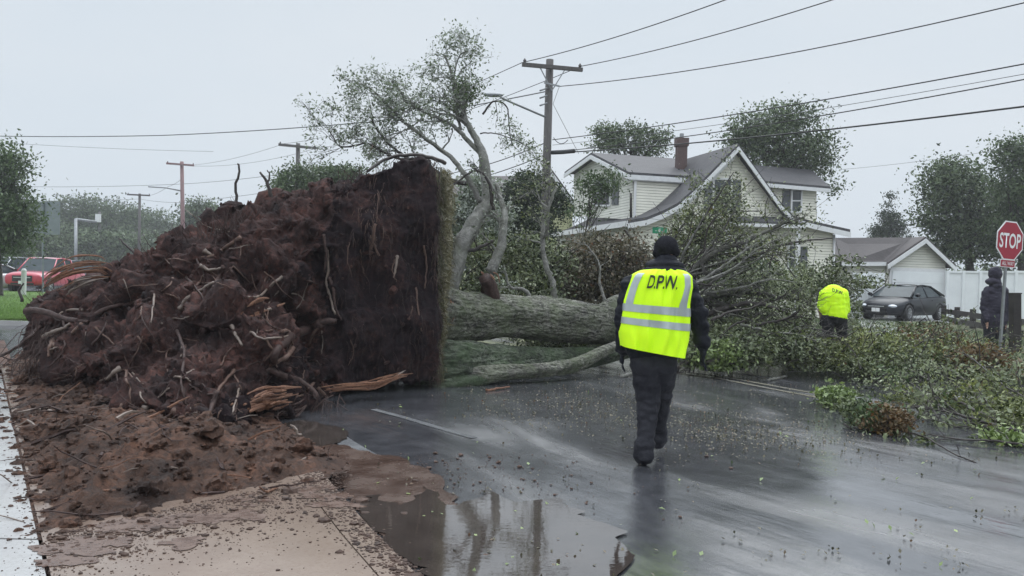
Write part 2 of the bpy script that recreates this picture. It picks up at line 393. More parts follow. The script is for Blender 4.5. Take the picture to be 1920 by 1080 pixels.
WIRE = simple('black cable', (0.012, 0.012, 0.013), (0.02, 0.02, 0.02), 4, 0.5)
WIREG = simple('grey cable', (0.10, 0.105, 0.11), (0.14, 0.14, 0.15), 4, 0.5)
CERAM = simple('insulator glaze', (0.05, 0.04, 0.04), (0.08, 0.07, 0.07), 4, 0.2)
RED = simple('stop sign red', (0.33, 0.008, 0.03), (0.27, 0.008, 0.025), 3, 0.5)
SWHITE = simple('sign white', (0.75, 0.75, 0.75), (0.68, 0.68, 0.68), 3, 0.4)
GREEN = simple('street sign green', (0.0, 0.22, 0.10), (0.0, 0.17, 0.08), 3, 0.4)
def m_vest():
    m, nt, b = mk('fluorescent vest fabric'); v = texmap(nt)
    c = ramp(nt, noisen(nt, v, 5, 5), [(0.3, (0.60, 0.92, 0.0)), (0.7, (0.50, 0.84, 0.0))])
    nt.links.new(c, b.inputs['Base Color']); b.inputs['Roughness'].default_value = 0.7
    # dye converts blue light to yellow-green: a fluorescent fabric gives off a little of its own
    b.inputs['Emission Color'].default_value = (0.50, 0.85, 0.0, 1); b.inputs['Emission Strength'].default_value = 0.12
    bumpn(nt, b, noisen(nt, v, 260, 2), 0.2, 0.002); return m
VEST = m_vest()
REFL = simple('reflective tape', (0.42, 0.47, 0.46), (0.36, 0.40, 0.40), 12, 0.3, metal=.3)
INK = simple('black print', (0.015, 0.03, 0.012), (0.02, 0.03, 0.015), 12, 0.6)
JACK = simple('black jacket', (0.010, 0.011, 0.015), (0.020, 0.021, 0.027), 6, 0.55, bump=.5, bs=22, bd=.02)
TROU = simple('dark slate trousers', (0.017, 0.017, 0.022), (0.036, 0.036, 0.043), 7, 0.6, bump=.6, bs=16, bd=.03)
BOOT = simple('black wet boot', (0.012, 0.012, 0.015), (0.03, 0.03, 0.035), 8, 0.3)
SKIN = simple('skin', (0.42, 0.26, 0.20), (0.38, 0.22, 0.17), 9, 0.5)
GLOVE = simple('black glove', (0.012, 0.013, 0.017), (0.02, 0.022, 0.03), 8, 0.5)
KNIT = simple('black knit', (0.012, 0.012, 0.015), (0.025, 0.025, 0.03), 30, 0.8, bump=.8, bs=120)
COAT = simple('dark plum coat', (0.022, 0.020, 0.032), (0.045, 0.040, 0.058), 5, 0.5, bump=.5, bs=18, bd=.03)
def paint(name, c, coat=1.0, rough=0.3):
    return simple(name, c, tuple(x * .85 for x in c), 3, rough, coat=coat)
P_BLACK = paint('black car paint', (0.005, 0.007, 0.012), .04, .3); P_RED = paint('red car paint', (0.50, 0.018, 0.05))
P_SILV = paint('silver grey car paint', (0.20, 0.215, 0.235)); P_WHITE = paint('white car paint', (0.72, 0.73, 0.75)); P_DARK = paint('dark blue car paint', (0.05, 0.06, 0.085))
CGLASS = simple('car glass', (0.03, 0.04, 0.045), (0.05, 0.065, 0.07), 2, 0.12)
CGLASS.node_tree.nodes['Principled BSDF'].inputs['IOR'].default_value = 1.22
RUBBER = simple('tyre rubber', (0.012, 0.012, 0.013), (0.02, 0.02, 0.02), 9, 0.7)
ALLOY = simple('alloy rim', (0.62, 0.63, 0.65), (0.5, 0.5, 0.52), 5, 0.3, metal=.7)
LAMPM = simple('headlamp lens', (0.62, 0.66, 0.70), (0.5, 0.55, 0.6), 4, 0.1, coat=1)
PLAST = simple('black trim plastic', (0.012, 0.012, 0.013), (0.02, 0.02, 0.022), 5, 0.5)
PAINTL = m_concrete('worn road paint', (0.24, 0.245, 0.25), (0.11, 0.112, 0.12), (0.06, 0.06, 0.065), 0.9, (0.15, 0.35))
PAINTY = m_concrete('worn yellow road paint', (0.34, 0.31, 0.22), (0.20, 0.19, 0.16), (0.06, 0.06, 0.065), 0.9, (0.15, 0.35))
PUDDLE = m_water('puddle water', (0.060, 0.048, 0.042), 0.02, 0.045, 2.8)
MUDW = simple('wet mud film', (0.045, 0.027, 0.021), (0.085, 0.054, 0.042), 3, 0.10, r2=0.35, bump=.5, bs=30)

for m_, k_ in ((SOIL, .22), (SOILF, .12), (MOUND, .22), (ROOTD, .15), (ROOTM, .15), (BARK, .2), (BARKM, .2), (TWIG, .2), (JACK, .08), (TROU, .08), (KNIT, .02), (COAT, .1), (GLOVE, .1), (BOOT, .25), (ROOF, .2), (ROOF2, .2), (P_BLACK, .3), (SIDE, .2), (SIDE2, .2),
               (LEAF_G, .2), (LEAF_B, .2), (LEAF_D, .3), (LEAF_O, .25), (LEAF_E, .15), (LEAF_T, .2), (LEAF_L, .2), (LEAF_RU, .2), (LIMBM, .2), (TIMB, .15), (CRUMB, .2)):
    m_.node_tree.nodes['Principled BSDF'].inputs['Specular IOR Level'].default_value = k_
# ------------------------------------------------------------------ ground, roads, pavements
def sheet(name, pts, mat, label=None, parent=None, kind='structure', sub=0):
    mb = MB(); mb.poly(pts); o = mb.build(name, mat, parent)
    if parent is None: tag(o, label, None, None, kind)
    return o
def Gz(px, py, z): return G(px, py, z)
sheet('ground', [(-900, -60, -0.02), (900, -60, -0.02), (900, 1400, -0.02), (-900, 1400, -0.02)], LAWN2, 'dull grass and earth reaching to the horizon')
sheet('road', [(-60, -8, 0), (60, -8, 0), (60, 15.5, 0), (8.0, 16.2, 0), (2.2, 19.5, 0), (-1.5, 26, 0), (-4, 60, 0), (-14, 200, 0), (-26, 200, 0), (-17, 60, 0), (-11.5, 24, 0), (-9.5, 19.2, 0), (-60, 19.2, 0)], ASPH, 'rain soaked asphalt street junction')
# concrete corner (raised), with kerb
KZ = 0.11
edge_px = [(500, 800), (545, 838), (600, 882), (655, 945), (700, 995), (745, 1040), (800, 1095)]
edge = catmull([Gz(x, y, KZ) for x, y in edge_px], 5)
edge = [Vector((edge[0].x - 1.5, edge[0].y + 2.4, KZ))] + edge + [edge[-1] + Vector((1.0, -2.2, 0))]
joint_top = Gz(28, 745, KZ)
ja, jb = Gz(4, 700, KZ), Gz(92, 1078, KZ)
jd = (jb - ja).normalized()
A0 = ja - jd * 1.0; A1 = jb + jd * 3
pav = thing('pavement', 'muddy brown concrete corner apron under the uprooted tree', None, (0, 0, 0), kind='structure')
def off(pts, d):
    out = []
    for i, p in enumerate(pts):
        t = (pts[min(i + 1, len(pts) - 1)] - pts[max(i - 1, 0)]).normalized(); out.append(p + Vector((t.y, -t.x, 0)) * d)
    return out
inner = off(edge, 0.16); inner = [p + Vector((0, 0, 0)) for p in inner]
# pick the side that lies on the concrete (towards -x)
if inner[5].x > edge[5].x: inner = off(edge, -0.16)
gap = 0.008
inner2 = [p + (p - e).normalized() * gap for p, e in zip(inner, edge)]
mb = MB(); mb.prism([p for p in inner2] + [A1 + Vector((gap, 0, 0)), A0 + Vector((gap, 0, 0))], (0, 0, -0.13)); mb.build('concrete_panel', CONC_BR, pav)
mb = MB()
for i in range(len(edge) - 1):
    mb.prism([edge[i], edge[i + 1], inner[i + 1], inner[i]], (0, 0, -0.13))
mb.build('kerb', CONC_BR, pav)
sw = thing('sidewalk', 'pale wet concrete sidewalk slabs along the left edge', None, (0, 0, 0), kind='structure')
sd = Vector((-1, 0, 0))
jy = Gz(60, 1014, KZ); tj = (jy - ja).dot(jd)
stations = [tj + 1.6 * k for k in range(3, -7, -1)] if False else [tj + 1.55 * k for k in range(-5, 3)]
for a, b in zip(stations[:-1], stations[1:]):
    p = ja + jd * (a + .012); q = ja + jd * (b - .012)
    mb = MB(); mb.prism([p - Vector((.014, 0, 0)), p + sd * 1.5, q + sd * 1.5, q - Vector((.014, 0, 0))], (0, 0, -0.13)); mb.build('slab', CONC_GR, sw)
mb = MB(); mb.prism([ja - jd * 6 + Vector((.2, 0, -.06)), ja - jd * 6 + Vector((-1.6, 0, -.06)), A1 + Vector((-1.6, 0, -.06)), A1 + Vector((.2, 0, -.06))], (0, 0, -.05))
mb.build('bedding', MOUND, sw)
# left lawn beyond the side street
mb = MB(); lawnpts = [Vector((-60, 19.2, .10)), Vector((-9.7, 19.2, .10)), Vector((-11.6, 24, .10)), Vector((-14.5, 42, .10)), Vector((-60, 42, .10))]
mb.prism(lawnpts, (0, 0, -.14)); tag(mb.build('lawn', LAWN), 'bright green lawn at the left beyond the side street', kind='structure')
mb = MB(); mb.prism([Vector((-60, 19.0, .11)), Vector((-9.6, 19.0, .11)), Vector((-9.6, 19.19, .11)), Vector((-60, 19.19, .11))], (0, 0, -.14)); tag(mb.build('kerb_far', CONC_GR), 'kerb of the green lawn at the left', kind='structure')
sheet('parking_road', [(-70, 42, .004), (-14, 42, .004), (-24, 150, .004), (-120, 150, .004)], ASPH, 'wet road and parking area far at the left')
# right corner lawn, raised, and the driveway
rl = [G(1265, 655), G(1420, 668), G(1600, 690), G(1760, 705), G(1930, 722)]
rl = [Vector((p.x, p.y, .12)) for p in rl]
mb = MB(); mb.prism([Vector((2.6, 17.5, .12))] + rl + [Vector((60, rl[-1].y - 2, .12)), Vector((60, 60, .12)), Vector((-1, 60, .12))], (0, 0, -.16)); tag(mb.build('lawn_corner', LAWN2), 'worn lawn corner round the cream house', kind='structure')
dr = [G(1640, 640, .13), G(1735, 640, .13), P(1790, 612, 36), P(1600, 612, 36)]
dr = [Vector((p.x, p.y, .127)) for p in dr]
mb = MB(); mb.poly(dr); tag(mb.build('driveway', CONC_FAR), 'pale concrete driveway up to the white garage', kind='structure')
# road paint
def gline(name, pts, wdt, mat, label, z=.005):
    pts = [G(*p) for p in pts]; pts = catmull(pts, 6); mb = MB()
    for i in range(len(pts) - 1):
        t = (pts[i + 1] - pts[i]).normalized(); n = Vector((-t.y, t.x, 0)) * wdt / 2; u = Vector((0, 0, z))
        mb.quad(pts[i] - n + u, pts[i + 1] - n + u, pts[i + 1] + n + u, pts[i] + n + u)
    return tag(mb.build(name, mat), label, kind='structure')
mb = MB()
rk = random.Random(31)
for k in range(26):
    a = rk.random(); px = 100 + a * 545; py = 1012 - a * 118 + abs(rk.gauss(0, 24)); c_ = G(px, py, KZ); r_ = rk.uniform(.02, .09); n_ = 26; o_3 = Vector((k * 7.1, 3, 0))
    ring_ = []
    for i_ in range(n_):
        t_ = 2 * math.pi * i_ / n_; d_ = Vector((math.cos(t_), math.sin(t_), 0)); q_ = r_ * (1 + .9 * noise.noise(d_ * 1.3 + o_3) + .4 * noise.noise(d_ * 4 + o_3)); ring_.append((c_.x + d_.x * q_ * 1.6, c_.y + d_.y * q_, KZ + .003 + k * .00006))
    mb.poly(ring_)
MS = mb.build('mud_smears', simple('thin mud smear', (0.085, 0.052, 0.04), (0.14, 0.09, 0.07), 12, 0.15, r2=.4, bump=.3)); tag(MS, 'thin smears of wet brown mud on the concrete apron', kind='stuff')
gline('painted_line', [(700, 768), (760, 784), (820, 802), (890, 822)], .08, PAINTL, 'worn pale painted line beside the fallen trunk')
gline('painted_line', [(625, 815), (660, 838), (720, 872)], .16, PAINTL, 'worn pale painted line near the kerb')
gline('painted_line', [(1275, 696), (1340, 704), (1440, 722), (1550, 742), (1700, 770)], .09, PAINTY, 'far stripe of the worn double centre line')
gline('painted_line', [(1275, 701), (1340, 709), (1440, 728), (1550, 749), (1700, 778)], .09, PAINTY, 'near stripe of the worn double centre line')

def blotch(name, pts, z, mat, label, kind='stuff', jag=0.05, sub=10, seed=1):
    r = random.Random(seed)
    c = catmull([G(*p) for p in pts] + [G(*pts[0])], sub)[:-1]
    c = [p + Vector((noise.noise(p * 6) + .5 * noise.noise(p * 17), noise.noise(p * 6 + Vector((9, 3, 1))) + .5 * noise.noise(p * 17 + Vector((5, 5, 5))), 0)) * jag for p in c]
    mb = MB(); mb.poly([(p.x, p.y, z) for p in c]); o = mb.build(name, mat); tag(o, label, None, None, kind)
    # triangulate well
    bm = bmesh.new(); bm.from_mesh(o.data); bmesh.ops.triangulate(bm, faces=bm.faces, ngon_method='EAR_CLIP'); bm.to_mesh(o.data); bm.free()
    return o
blotch('mud_film', [(560, 846), (610, 835), (700, 850), (800, 880), (850, 930), (860, 990), (800, 1030), (740, 1030), (690, 985), (640, 925), (600, 880)], .009, MUDW, 'brown mud washed over the asphalt along the kerb', jag=.09)
blotch('puddle', [(662, 955), (690, 926), (745, 950), (800, 918), (850, 948), (910, 925), (980, 948), (1040, 934), (1100, 975), (1165, 1005), (1150, 1100), (980, 1160), (850, 1120), (770, 1062), (705, 998)], .014, PUDDLE, 'still puddle at the kerb mirroring the sky', jag=.10)
blotch('puddle_small', [(520, 800), (570, 790), (640, 805), (655, 822), (600, 838), (550, 832), (515, 818)], .012, PUDDLE, 'bright puddle beside the broken roots', jag=.05, seed=2)

# ------------------------------------------------------------------ tumbled soil
R = random.Random(7)
mound_px = [(5, 700), (25, 790), (50, 920), (82, 1008), (180, 985), (290, 965), (420, 935), (530, 912), (610, 893), (625, 872), (570, 842), (520, 808), (480, 780), (440, 690), (420, 660), (150, 640), (60, 660)]
mound_w = [G(x, y, .08) for x, y in mound_px]
poly = np.array([(p.x, p.y) for p in mound_w])
def sdist(xy, poly):
    x = xy[:, 0][:, None]; y = xy[:, 1][:, None]
    a = poly; b = np.roll(poly, -1, axis=0)
    ab = b - a; t = np.clip(((x - a[:, 0]) * ab[:, 0] + (y - a[:, 1]) * ab[:, 1]) / (ab ** 2).sum(1), 0, 1)
    d = np.sqrt((x - a[:, 0] - t * ab[:, 0]) ** 2 + (y - a[:, 1] - t * ab[:, 1]) ** 2).min(1)
    c = ((a[:, 1] > y) != (b[:, 1] > y)) & (x < (b[:, 0] - a[:, 0]) * (y - a[:, 1]) / (b[:, 1] - a[:, 1] + 1e-12) + a[:, 0])
    ins = (c.sum(1) % 2) == 1
    return np.where(ins, d, -d)
def fbm(p, s, o=4):
    v = 0; a = 1
    for i in range(o): v += a * noise.noise(p * s); s *= 2.1; a *= 0.5
    return v
def mound_h(x, y, d):
    if d <= -0.12: return None
    k = max(0, min(1, (d + .12) / .95)); k = k * k * (3 - 2 * k)
    p = Vector((x, y, 0))
    h = .15 * k * (1 if y < 6.0 else max(.25, 1 - (y - 6.0) * .5))
    rough = .09 * fbm(p, 1.6, 3) * k + .07 * fbm(p + Vector((3, 1, 2)), 6, 4) * min(1, k * 4) + .06 * (abs(noise.noise(p * 9)) - .2) * min(1, k * 4) + .035 * abs(noise.noise(p * 24)) * min(1, k * 5)
    return KZ + max(-.01, h + rough - .012 * (d < .1))
gx = np.arange(poly[:, 0].min() - .2, poly[:, 0].max() + .2, .028); gy = np.arange(poly[:, 1].min() - .2, poly[:, 1].max() + .2, .034)
XX, YY = np.meshgrid(gx, gy); xy = np.stack([XX.ravel(), YY.ravel()], 1); D = sdist(xy, poly)
vid = {}; vv = []
for i, ((x, y), d) in enumerate(zip(xy, D)):
    h = mound_h(x, y, d)
    if h is not None: vid[i] = len(vv); vv.append((x, y, h))
nx = len(gx); ff = []
for j in range(len(gy) - 1):
    for i in range(nx - 1):
        a = j * nx + i; q = (a, a + 1, a + nx + 1, a + nx)
        if all(k in vid for k in q): ff.append([vid[k] for k in q])
tag(put('soil_mound', npmesh('soil_mound', vv, ff), MOUND, smooth=True), 'tumbled brown soil thrown up over the pavement', kind='stuff')
VV = np.array(vv)
mb = MB(); rr = random.Random(3)
for k in range(5200):
    x, y, z = vv[rr.randrange(len(vv))]
    r = min(.085, .0085 * math.exp(abs(rr.gauss(0, .75))))
    nb_ = len(mb.v); sq_ = (rr.uniform(.8, 1.25), rr.uniform(.8, 1.2), rr.uniform(.65, 1.0))
    mb.ico((0, 0, 0), 1, rr, sub=1 if r < .022 else 2 if r < .05 else 3, jit=.2 if r < .022 else .05)
    o_3 = Vector((rr.uniform(0, 99), rr.uniform(0, 99), 0)); rt_ = Matrix.Rotation(rr.uniform(0, 6.28), 3, 'Z')
    for i_ in range(nb_, len(mb.v)):
        v_ = Vector(mb.v[i_]); v_ = v_ * (1 + .55 * noise.noise(v_ * 1.1 + o_3) + .35 * noise.noise(v_ * 2.7 + o_3) + .2 * noise.noise(v_ * 6 + o_3))
        v_ = rt_ @ Vector((v_.x * sq_[0], v_.y * sq_[1], v_.z * sq_[2])) * r; mb.v[i_] = (x + v_.x, y + v_.y, z + r * .15 + v_.z)
tag(mb.build('soil_clods', MOUND), 'loose clods of brown soil lying on the mound', kind='stuff')
# crumbs thrown on the concrete, sidewalk and road
mb = MB()
for k in range(8500):
    u = rr.random()
    if u < .62:
        a = rr.random(); px = 90 + a * 560; py = 1010 - a * 120 + abs(rr.gauss(0, 34 if k % 3 else 60)) - 8; z = KZ
        p = G(px, py, z)
    elif u < .8:
        px = rr.uniform(0, 95); py = rr.uniform(720, 1080); z = KZ; p = G(px, py, z)
        if rr.random() > max(.12, 1 - abs(px - (20 + (py - 720) * .2)) / 50): continue
    else:
        px = rr.gauss(800, 190); py = 850 + abs(rr.gauss(0, 70)); p = G(px, py, 0); z = .004
        q = Gz(px, py, KZ)
        if px < 560 + (py - 850) * 1.05: continue
    r = .0015 * math.exp(abs(rr.gauss(0, .8)))
    mb.ico((p.x, p.y, z + r * .3), r, rr, sub=0 if False else 1, sq=(1.3, 1.1, .7), jit=.3)
tag(mb.build('soil_crumbs', CRUMB), 'dark crumbs of soil scattered on the wet concrete', kind='stuff')

# ------------------------------------------------------------------ fallen tree: root ball
TREE = thing('fallen_tree', 'huge uprooted tree lying across the street with its root ball torn up', 'fallen tree', (-1.0, 11.3, 0))
outl = [(803, 293), (770, 292), (735, 303), (700, 316), (668, 326), (640, 343), (590, 360), (540, 380), (500, 392), (450, 405), (400, 428), (350, 440), (300, 455), (262, 478), (228, 500), (200, 530), (150, 545), (90, 552), (58, 570), (60, 610), (75, 655), (98, 695), (150, 725), (172, 765), (210, 790), (260, 802), (320, 815), (380, 822), (440, 828), (500, 806), (545, 780), (575, 752), (605, 738), (660, 728), (740, 720), (808, 712), (820, 690), (824, 600), (822, 450), (818, 350)]
ctrl = np.array([(800, 300, 10.2), (818, 500, 10.2), (812, 700, 10.15), (700, 330, 9.95), (710, 520, 9.85), (710, 700, 9.8), (625, 380, 9.7), (618, 520, 9.5), (612, 640, 9.4), (612, 735, 9.4), (560, 420, 9.3), (520, 520, 8.9), (450, 420, 9.3), (400, 600, 8.1), (480, 680, 7.9), (430, 800, 6.35), (430, 830, 6.2), (330, 800, 6.45), (250, 780, 6.8), (260, 640, 8.0), (380, 720, 7.2), (250, 560, 8.9), (100, 600, 9.5), (60, 560, 9.9), (300, 470, 9.5), (180, 700, 8.0), (520, 780, 7.3), (565, 740, 8.5), (360, 500, 9.0), (120, 560, 9.6)], dtype=float)
def yfront(px, py):
    d = ((ctrl[:, 0] - px) / 1.0) ** 2 + ((ctrl[:, 1] - py) / 1.0) ** 2 + 900
    w_ = 1 / d ** 2.1
    return float((w_ * ctrl[:, 2]).sum() / w_.sum())
op = np.array(outl, dtype=float)
# denser outline with ragged edge
st = 6
gxs = np.arange(40, 840, st); gys = np.arange(280, 840, st)
XX, YY = np.meshgrid(gxs, gys); pxy = np.stack([XX.ravel(), YY.ravel()], 1).astype(float)
jag = np.array([9 * noise.noise(Vector((x * .03, y * .03, 0))) + 6 * noise.noise(Vector((x * .09, y * .09, 4))) for x, y in pxy])
jag = np.where(pxy[:, 0] > 640, jag * .55, jag)
Dp = sdist(pxy, op) + jag
ins = Dp > 0
idf = {}; idb = {}; rv = []
for i, ok in enumerate(ins):
    if ok:
        x, y = pxy[i]; yf = yfront(x, y)
        e = max(0, 1 - Dp[i] / 42.0)
        if x < 600: yf += .75 * e * e
        f = P(x, y, yf); idf[i] = len(rv); rv.append(f)
        thick = (12.6 if x > 600 else 11.2 + 1.4 * max(0, (x - 350) / 250)) - yf
        thick = max(.3, thick * (1 - .35 * e))
        idb[i] = len(rv); rv.append(Vector((f.x, f.y + thick, f.z)))
rf = []; nx = len(gxs)
cells = set()
for j in range(len(gys) - 1):
    for i in range(nx - 1):
        a = j * nx + i; q = (a, a + 1, a + nx + 1, a + nx)
        if all(k in idf for k in q):
            cells.add((i, j)); rf.append([idf[k] for k in q[::-1]]); rf.append([idb[k] for k in q])
for (i, j) in cells:
    a = j * nx + i
    for (di, dj), (s_, e_) in {(0, -1): (a, a + 1), (1, 0): (a + 1, a + nx + 1), (0, 1): (a + nx + 1, a + nx), (-1, 0): (a + nx, a)}.items():
        if (i + di, j + dj) not in cells:
            rf.append([idf[s_], idf[e_], idb[e_], idb[s_]])
me = bpy.data.meshes.new('tmp'); me.from_pydata([tuple(v) for v in rv], [], rf)
bm = bmesh.new(); bm.from_mesh(me)
loose = [v for v in bm.verts if not v.link_faces]; bmesh.ops.delete(bm, geom=loose, context='VERTS')
bmesh.ops.recalc_face_normals(bm, faces=bm.faces); bm.to_mesh(me); bm.free()
def remesh(me, voxel, smooth=2):
    o = bpy.data.objects.new('tmp', me); COL.objects.link(o)
    m = o.modifiers.new('r', 'REMESH'); m.mode = 'VOXEL'; m.voxel_size = voxel; m.use_smooth_shade = True
    if smooth:
        s = o.modifiers.new('s', 'SMOOTH'); s.iterations = smooth; s.factor = 0.5
    dg = bpy.context.evaluated_depsgraph_get(); dg.update()
    out = bpy.data.meshes.new_from_object(o.evaluated_get(dg))
    bpy.data.objects.remove(o); return out
rb = remesh(me, 0.023, 4)
n_ = len(rb.vertices)
cv = np.empty(n_ * 3); rb.vertices.foreach_get('co', cv); cv = cv.reshape(-1, 3)
nv = np.array([v.normal[:] for v in rb.vertices])
newv = np.empty_like(cv)
for i in range(n_):
    p = Vector(cv[i]); 
    flat = min(1, max(0, (p.x + 2.25) / .3))   # the cut face at the right stays flatter
    q = Vector((p.x * 1.0, p.y, p.z * .75))
    big = .24 * fbm(q, 1.5, 3)
    rdg = .0 * (1 - abs(noise.noise(q * 4.2 + Vector((0, 0, 3)))) * 2.4)
    fib = .05 * noise.noise(Vector((p.x * 16, p.y * 16, p.z * 4))) + .022 * noise.noise(Vector((p.x * 45, p.y * 45, p.z * 12)))
    lump = .17 * fbm(p + Vector((1, 7, 2)), 3.4, 5) + .05 * (.4 - abs(noise.noise(p * 9)) * 2)
    a = (big + rdg * .8 + lump) * (1 - .62 * flat) + fib * (1 - .3 * flat)
    if p.x > -1.12: a *= .5
    newv[i] = cv[i] + nv[i] * a
rb.vertices.foreach_set('co', newv.ravel()); rb.update()
RB = put('root_ball', rb, [SOIL, SOILF, GRASSY], TREE, smooth=True)
cen = np.empty(len(rb.polygons) * 3); rb.polygons.foreach_get('center', cen); cen = cen.reshape(-1, 3)
mi = np.where(cen[:, 0] + .12 * np.sin(cen[:, 2] * 5) > -2.3 + .25 * 0, 1, 0)
rb.polygons.foreach_set('material_index', mi.astype(np.int32))
from mathutils.bvhtree import BVHTree
bmv = [Vector(v) for v in newv]; tri = [tuple(p.vertices) for p in rb.polygons]
BVH = BVHTree.FromPolygons(bmv, tri)
def onball(px, py, lift=0.0):
    o = Vector((0, 0, H)); d = ray(px, py).normalized()
    hit = BVH.ray_cast(o, d)
    if hit[0] is None: return P(px, py, yfront(px, py) - lift)
    return hit[0] - d * lift
rc = random.Random(77); mb = MB(); npol = len(newv)
for k in range(6500):
    v = newv[rc.randrange(npol)]
    if v[0] > -1.2 or v[1] > 10.6: continue
    if v[0] > -2.1 and rc.random() < .8: continue
    r_ = min(.06, .010 * math.exp(abs(rc.gauss(0, .65)))); nb_ = len(mb.v)
    mb.ico((0, 0, 0), 1, rc, sub=1 if r_ < .03 else 2, jit=.22); sq_ = (rc.uniform(.7, 1.5), rc.uniform(.7, 1.3), rc.uniform(.5, 1)); rt_ = Matrix.Rotation(rc.uniform(0, 6.28), 3, 'Y')
    for i_ in range(nb_, len(mb.v)):
        w_ = Vector(mb.v[i_]); w_ = rt_ @ Vector((w_.x * sq_[0], w_.y * sq_[1], w_.z * sq_[2])) * r_; mb.v[i_] = (v[0] + w_.x, v[1] + w_.y, v[2] + w_.z)
tag(mb.build('clinging_clods', SOIL, TREE), kind='stuff')
# roots traced on the ball
def root(pts, r0, r1, mat, name='root', n=7, lift=.03, wob=.006, seed=0, free=None):
    q = []
    for k, p in enumerate(pts):
        if len(p) == 3: q.append(P(*p))
        else: q.append(onball(p[0], p[1], lift))
    q = catmull(q, 5); rr = random.Random(seed + int(pts[0][0]))
    q = [v + Vector((rr.uniform(-1, 1), rr.uniform(-1, 1), rr.uniform(-1, 1))) * wob for v in q]
    k = len(q); rs = [(r0 + (r1 - r0) * i / (k - 1)) * rr.uniform(.85, 1.15) for i in range(k)]
    mb = MB(); mb.tube(q, rs, n); return mb.build(name, mat, TREE, smooth=True)
root([(602, 606), (575, 618), (545, 632), (520, 655), (512, 680)], .058, .035, ROOTD, n=9)
root([(630, 602), (606, 604), (590, 612)], .03, .05, ROOTD)
root([(48, 584, 9.3), (75, 582, 9.2), (105, 592, 9.1), (135, 600, 9.0), (165, 603)], .042, .022, ROOTD, n=8)
root([(82, 632, 9.2), (100, 622, 9.1), (120, 615, 9.0), (140, 600)], .03, .015, ROOTP)
root([(0, 668, 9.3), (30, 652, 9.2), (55, 632, 9.1), (75, 612)], .016, .022, ROOTD)
root([(375, 498), (392, 506), (415, 503)], .025, .012, ROOTP)
root([(612, 470), (616, 500), (612, 530), (620, 560), (628, 590)], .02, .012, ROOTP)
root([(618, 520), (625, 545), (628, 575), (640, 600)], .022, .01, ROOTD)
root([(704, 420), (700, 455), (712, 480)], .018, .01, ROOTM)
root([(606, 440), (612, 470), (608, 510)], .025, .012, ROOTD)
root([(470, 622), (490, 634), (520, 634), (545, 628)], .014, .01, ROOTP)
root([(500, 690), (530, 705), (560, 715), (588, 735), (592, 745)], .05, .03, ROOTD)
root([(180, 590), (210, 575), (245, 570), (280, 560)], .03, .015, ROOTD)
root([(338, 580), (352, 560), (375, 545), (400, 530)], .03, .014, ROOTP)
root([(332, 620), (345, 660), (340, 720), (350, 760)], .016, .01, ROOTD)
root([(118, 600), (122, 640), (115, 665), (90, 690)], .014, .008, ROOTD)
root([(115, 665), (130, 675), (150, 685)], .01, .006, ROOTD)
root([(745, 480), (742, 500), (738, 520)], .02, .008, ROOTP)
root([(795, 460), (800, 500), (796, 540)], .012, .008, ROOTM)
root([(780, 540), (784, 580), (790, 620)], .012, .008, ROOTM)
root([(420, 500), (410, 520), (400, 540)], .03, .02, ROOTD)
rr = random.Random(11)
for k in range(150):
    x = rr.uniform(90, 610); y = rr.uniform(430, 800)
    if sdist(np.array([[x, y]]), op)[0] < 12: continue
    a = rr.choice([rr.gauss(math.pi * .5, .5), rr.gauss(2.4, .5), rr.gauss(.4, .5)]); Ln = rr.uniform(25, 85); pts = [(x, y)]
    for s in range(rr.randint(2, 4)):
        a += rr.gauss(0, .3); x += math.cos(a) * Ln / 3; y += math.sin(a) * Ln / 3; pts.append((x, y))
    r = rr.choice([.005, .006, .007, .008, .01, .013, .02]) if k > 40 else rr.choice([.01, .015, .022, .032])
    root(pts, r, r * .5, rr.choice([ROOTD, ROOTD, ROOTM, ROOTM, ROOTM, ROOTP]), n=5, lift=rr.uniform(.0, .04), wob=.004, seed=k)
for k in range(7):
    x = rr.uniform(640, 800); y = rr.uniform(360, 640); Ln = rr.uniform(25, 80)
    root([(x, y), (x + rr.uniform(-6, 6), y + Ln * .5), (x + rr.uniform(-8, 10), y + Ln)], .008, .004, rr.choice([ROOTD, ROOTM, ROOTM]), n=4, lift=.02, wob=.008, seed=k + 100)
# broken orange wood
def splinter(pts, r, nsp, mat, seed, name='torn_root', lift=.05):
    rr = random.Random(seed); mb = MB(); q = [P(*p) if len(p) == 3 else onball(p[0], p[1], lift) for p in pts]
    d = (q[-1] - q[0]).length
    for s in range(nsp):
        o = Vector((rr.gauss(0, 1), rr.gauss(0, .6), rr.gauss(0, 1))) * r
        c = catmull([v + o * (1 - .5 * abs(i / (len(q) - 1) - .5)) + Vector((rr.uniform(-1, 1), 0, rr.uniform(-1, 1))) * r * .25 for i, v in enumerate(q)], 4)
        a = rr.randint(0, 3); b = len(c) - rr.randint(0, 4)
        c = c[a:max(b, a + 4)]; k = len(c)
        mb.tube(c, [r * rr.uniform(.12, .34) * (.25 + .65 * math.sin(math.pi * min(1, (i + .6) / k))) for i in range(k)], 5)
    return mb.build(name, mat, TREE)
splinter([(80, 540, 9.3), (105, 522, 9.3), (140, 508, 9.4), (185, 504, 9.5), (205, 512, 9.6)], .055, 16, ROOTO, 1)
splinter([(125, 545, 9.4), (150, 530, 9.4), (195, 522, 9.5)], .05, 10, ROOTP, 2)
splinter([(455, 768), (485, 756), (520, 752), (558, 742)], .075, 18, ROOTO, 3, lift=.12)
splinter([(612, 728, 8.9), (650, 722, 9.0), (700, 718, 9.2), (735, 706, 9.3), (765, 700, 9.5)], .05, 14, ROOTO, 4)
splinter([(700, 725, 9.4), (740, 712, 9.4), (760, 698, 9.5)], .03, 8, ROOTP, 5)
splinter([(458, 590), (480, 582), (500, 578)], .07, 10, ROOTO, 6, lift=.04)
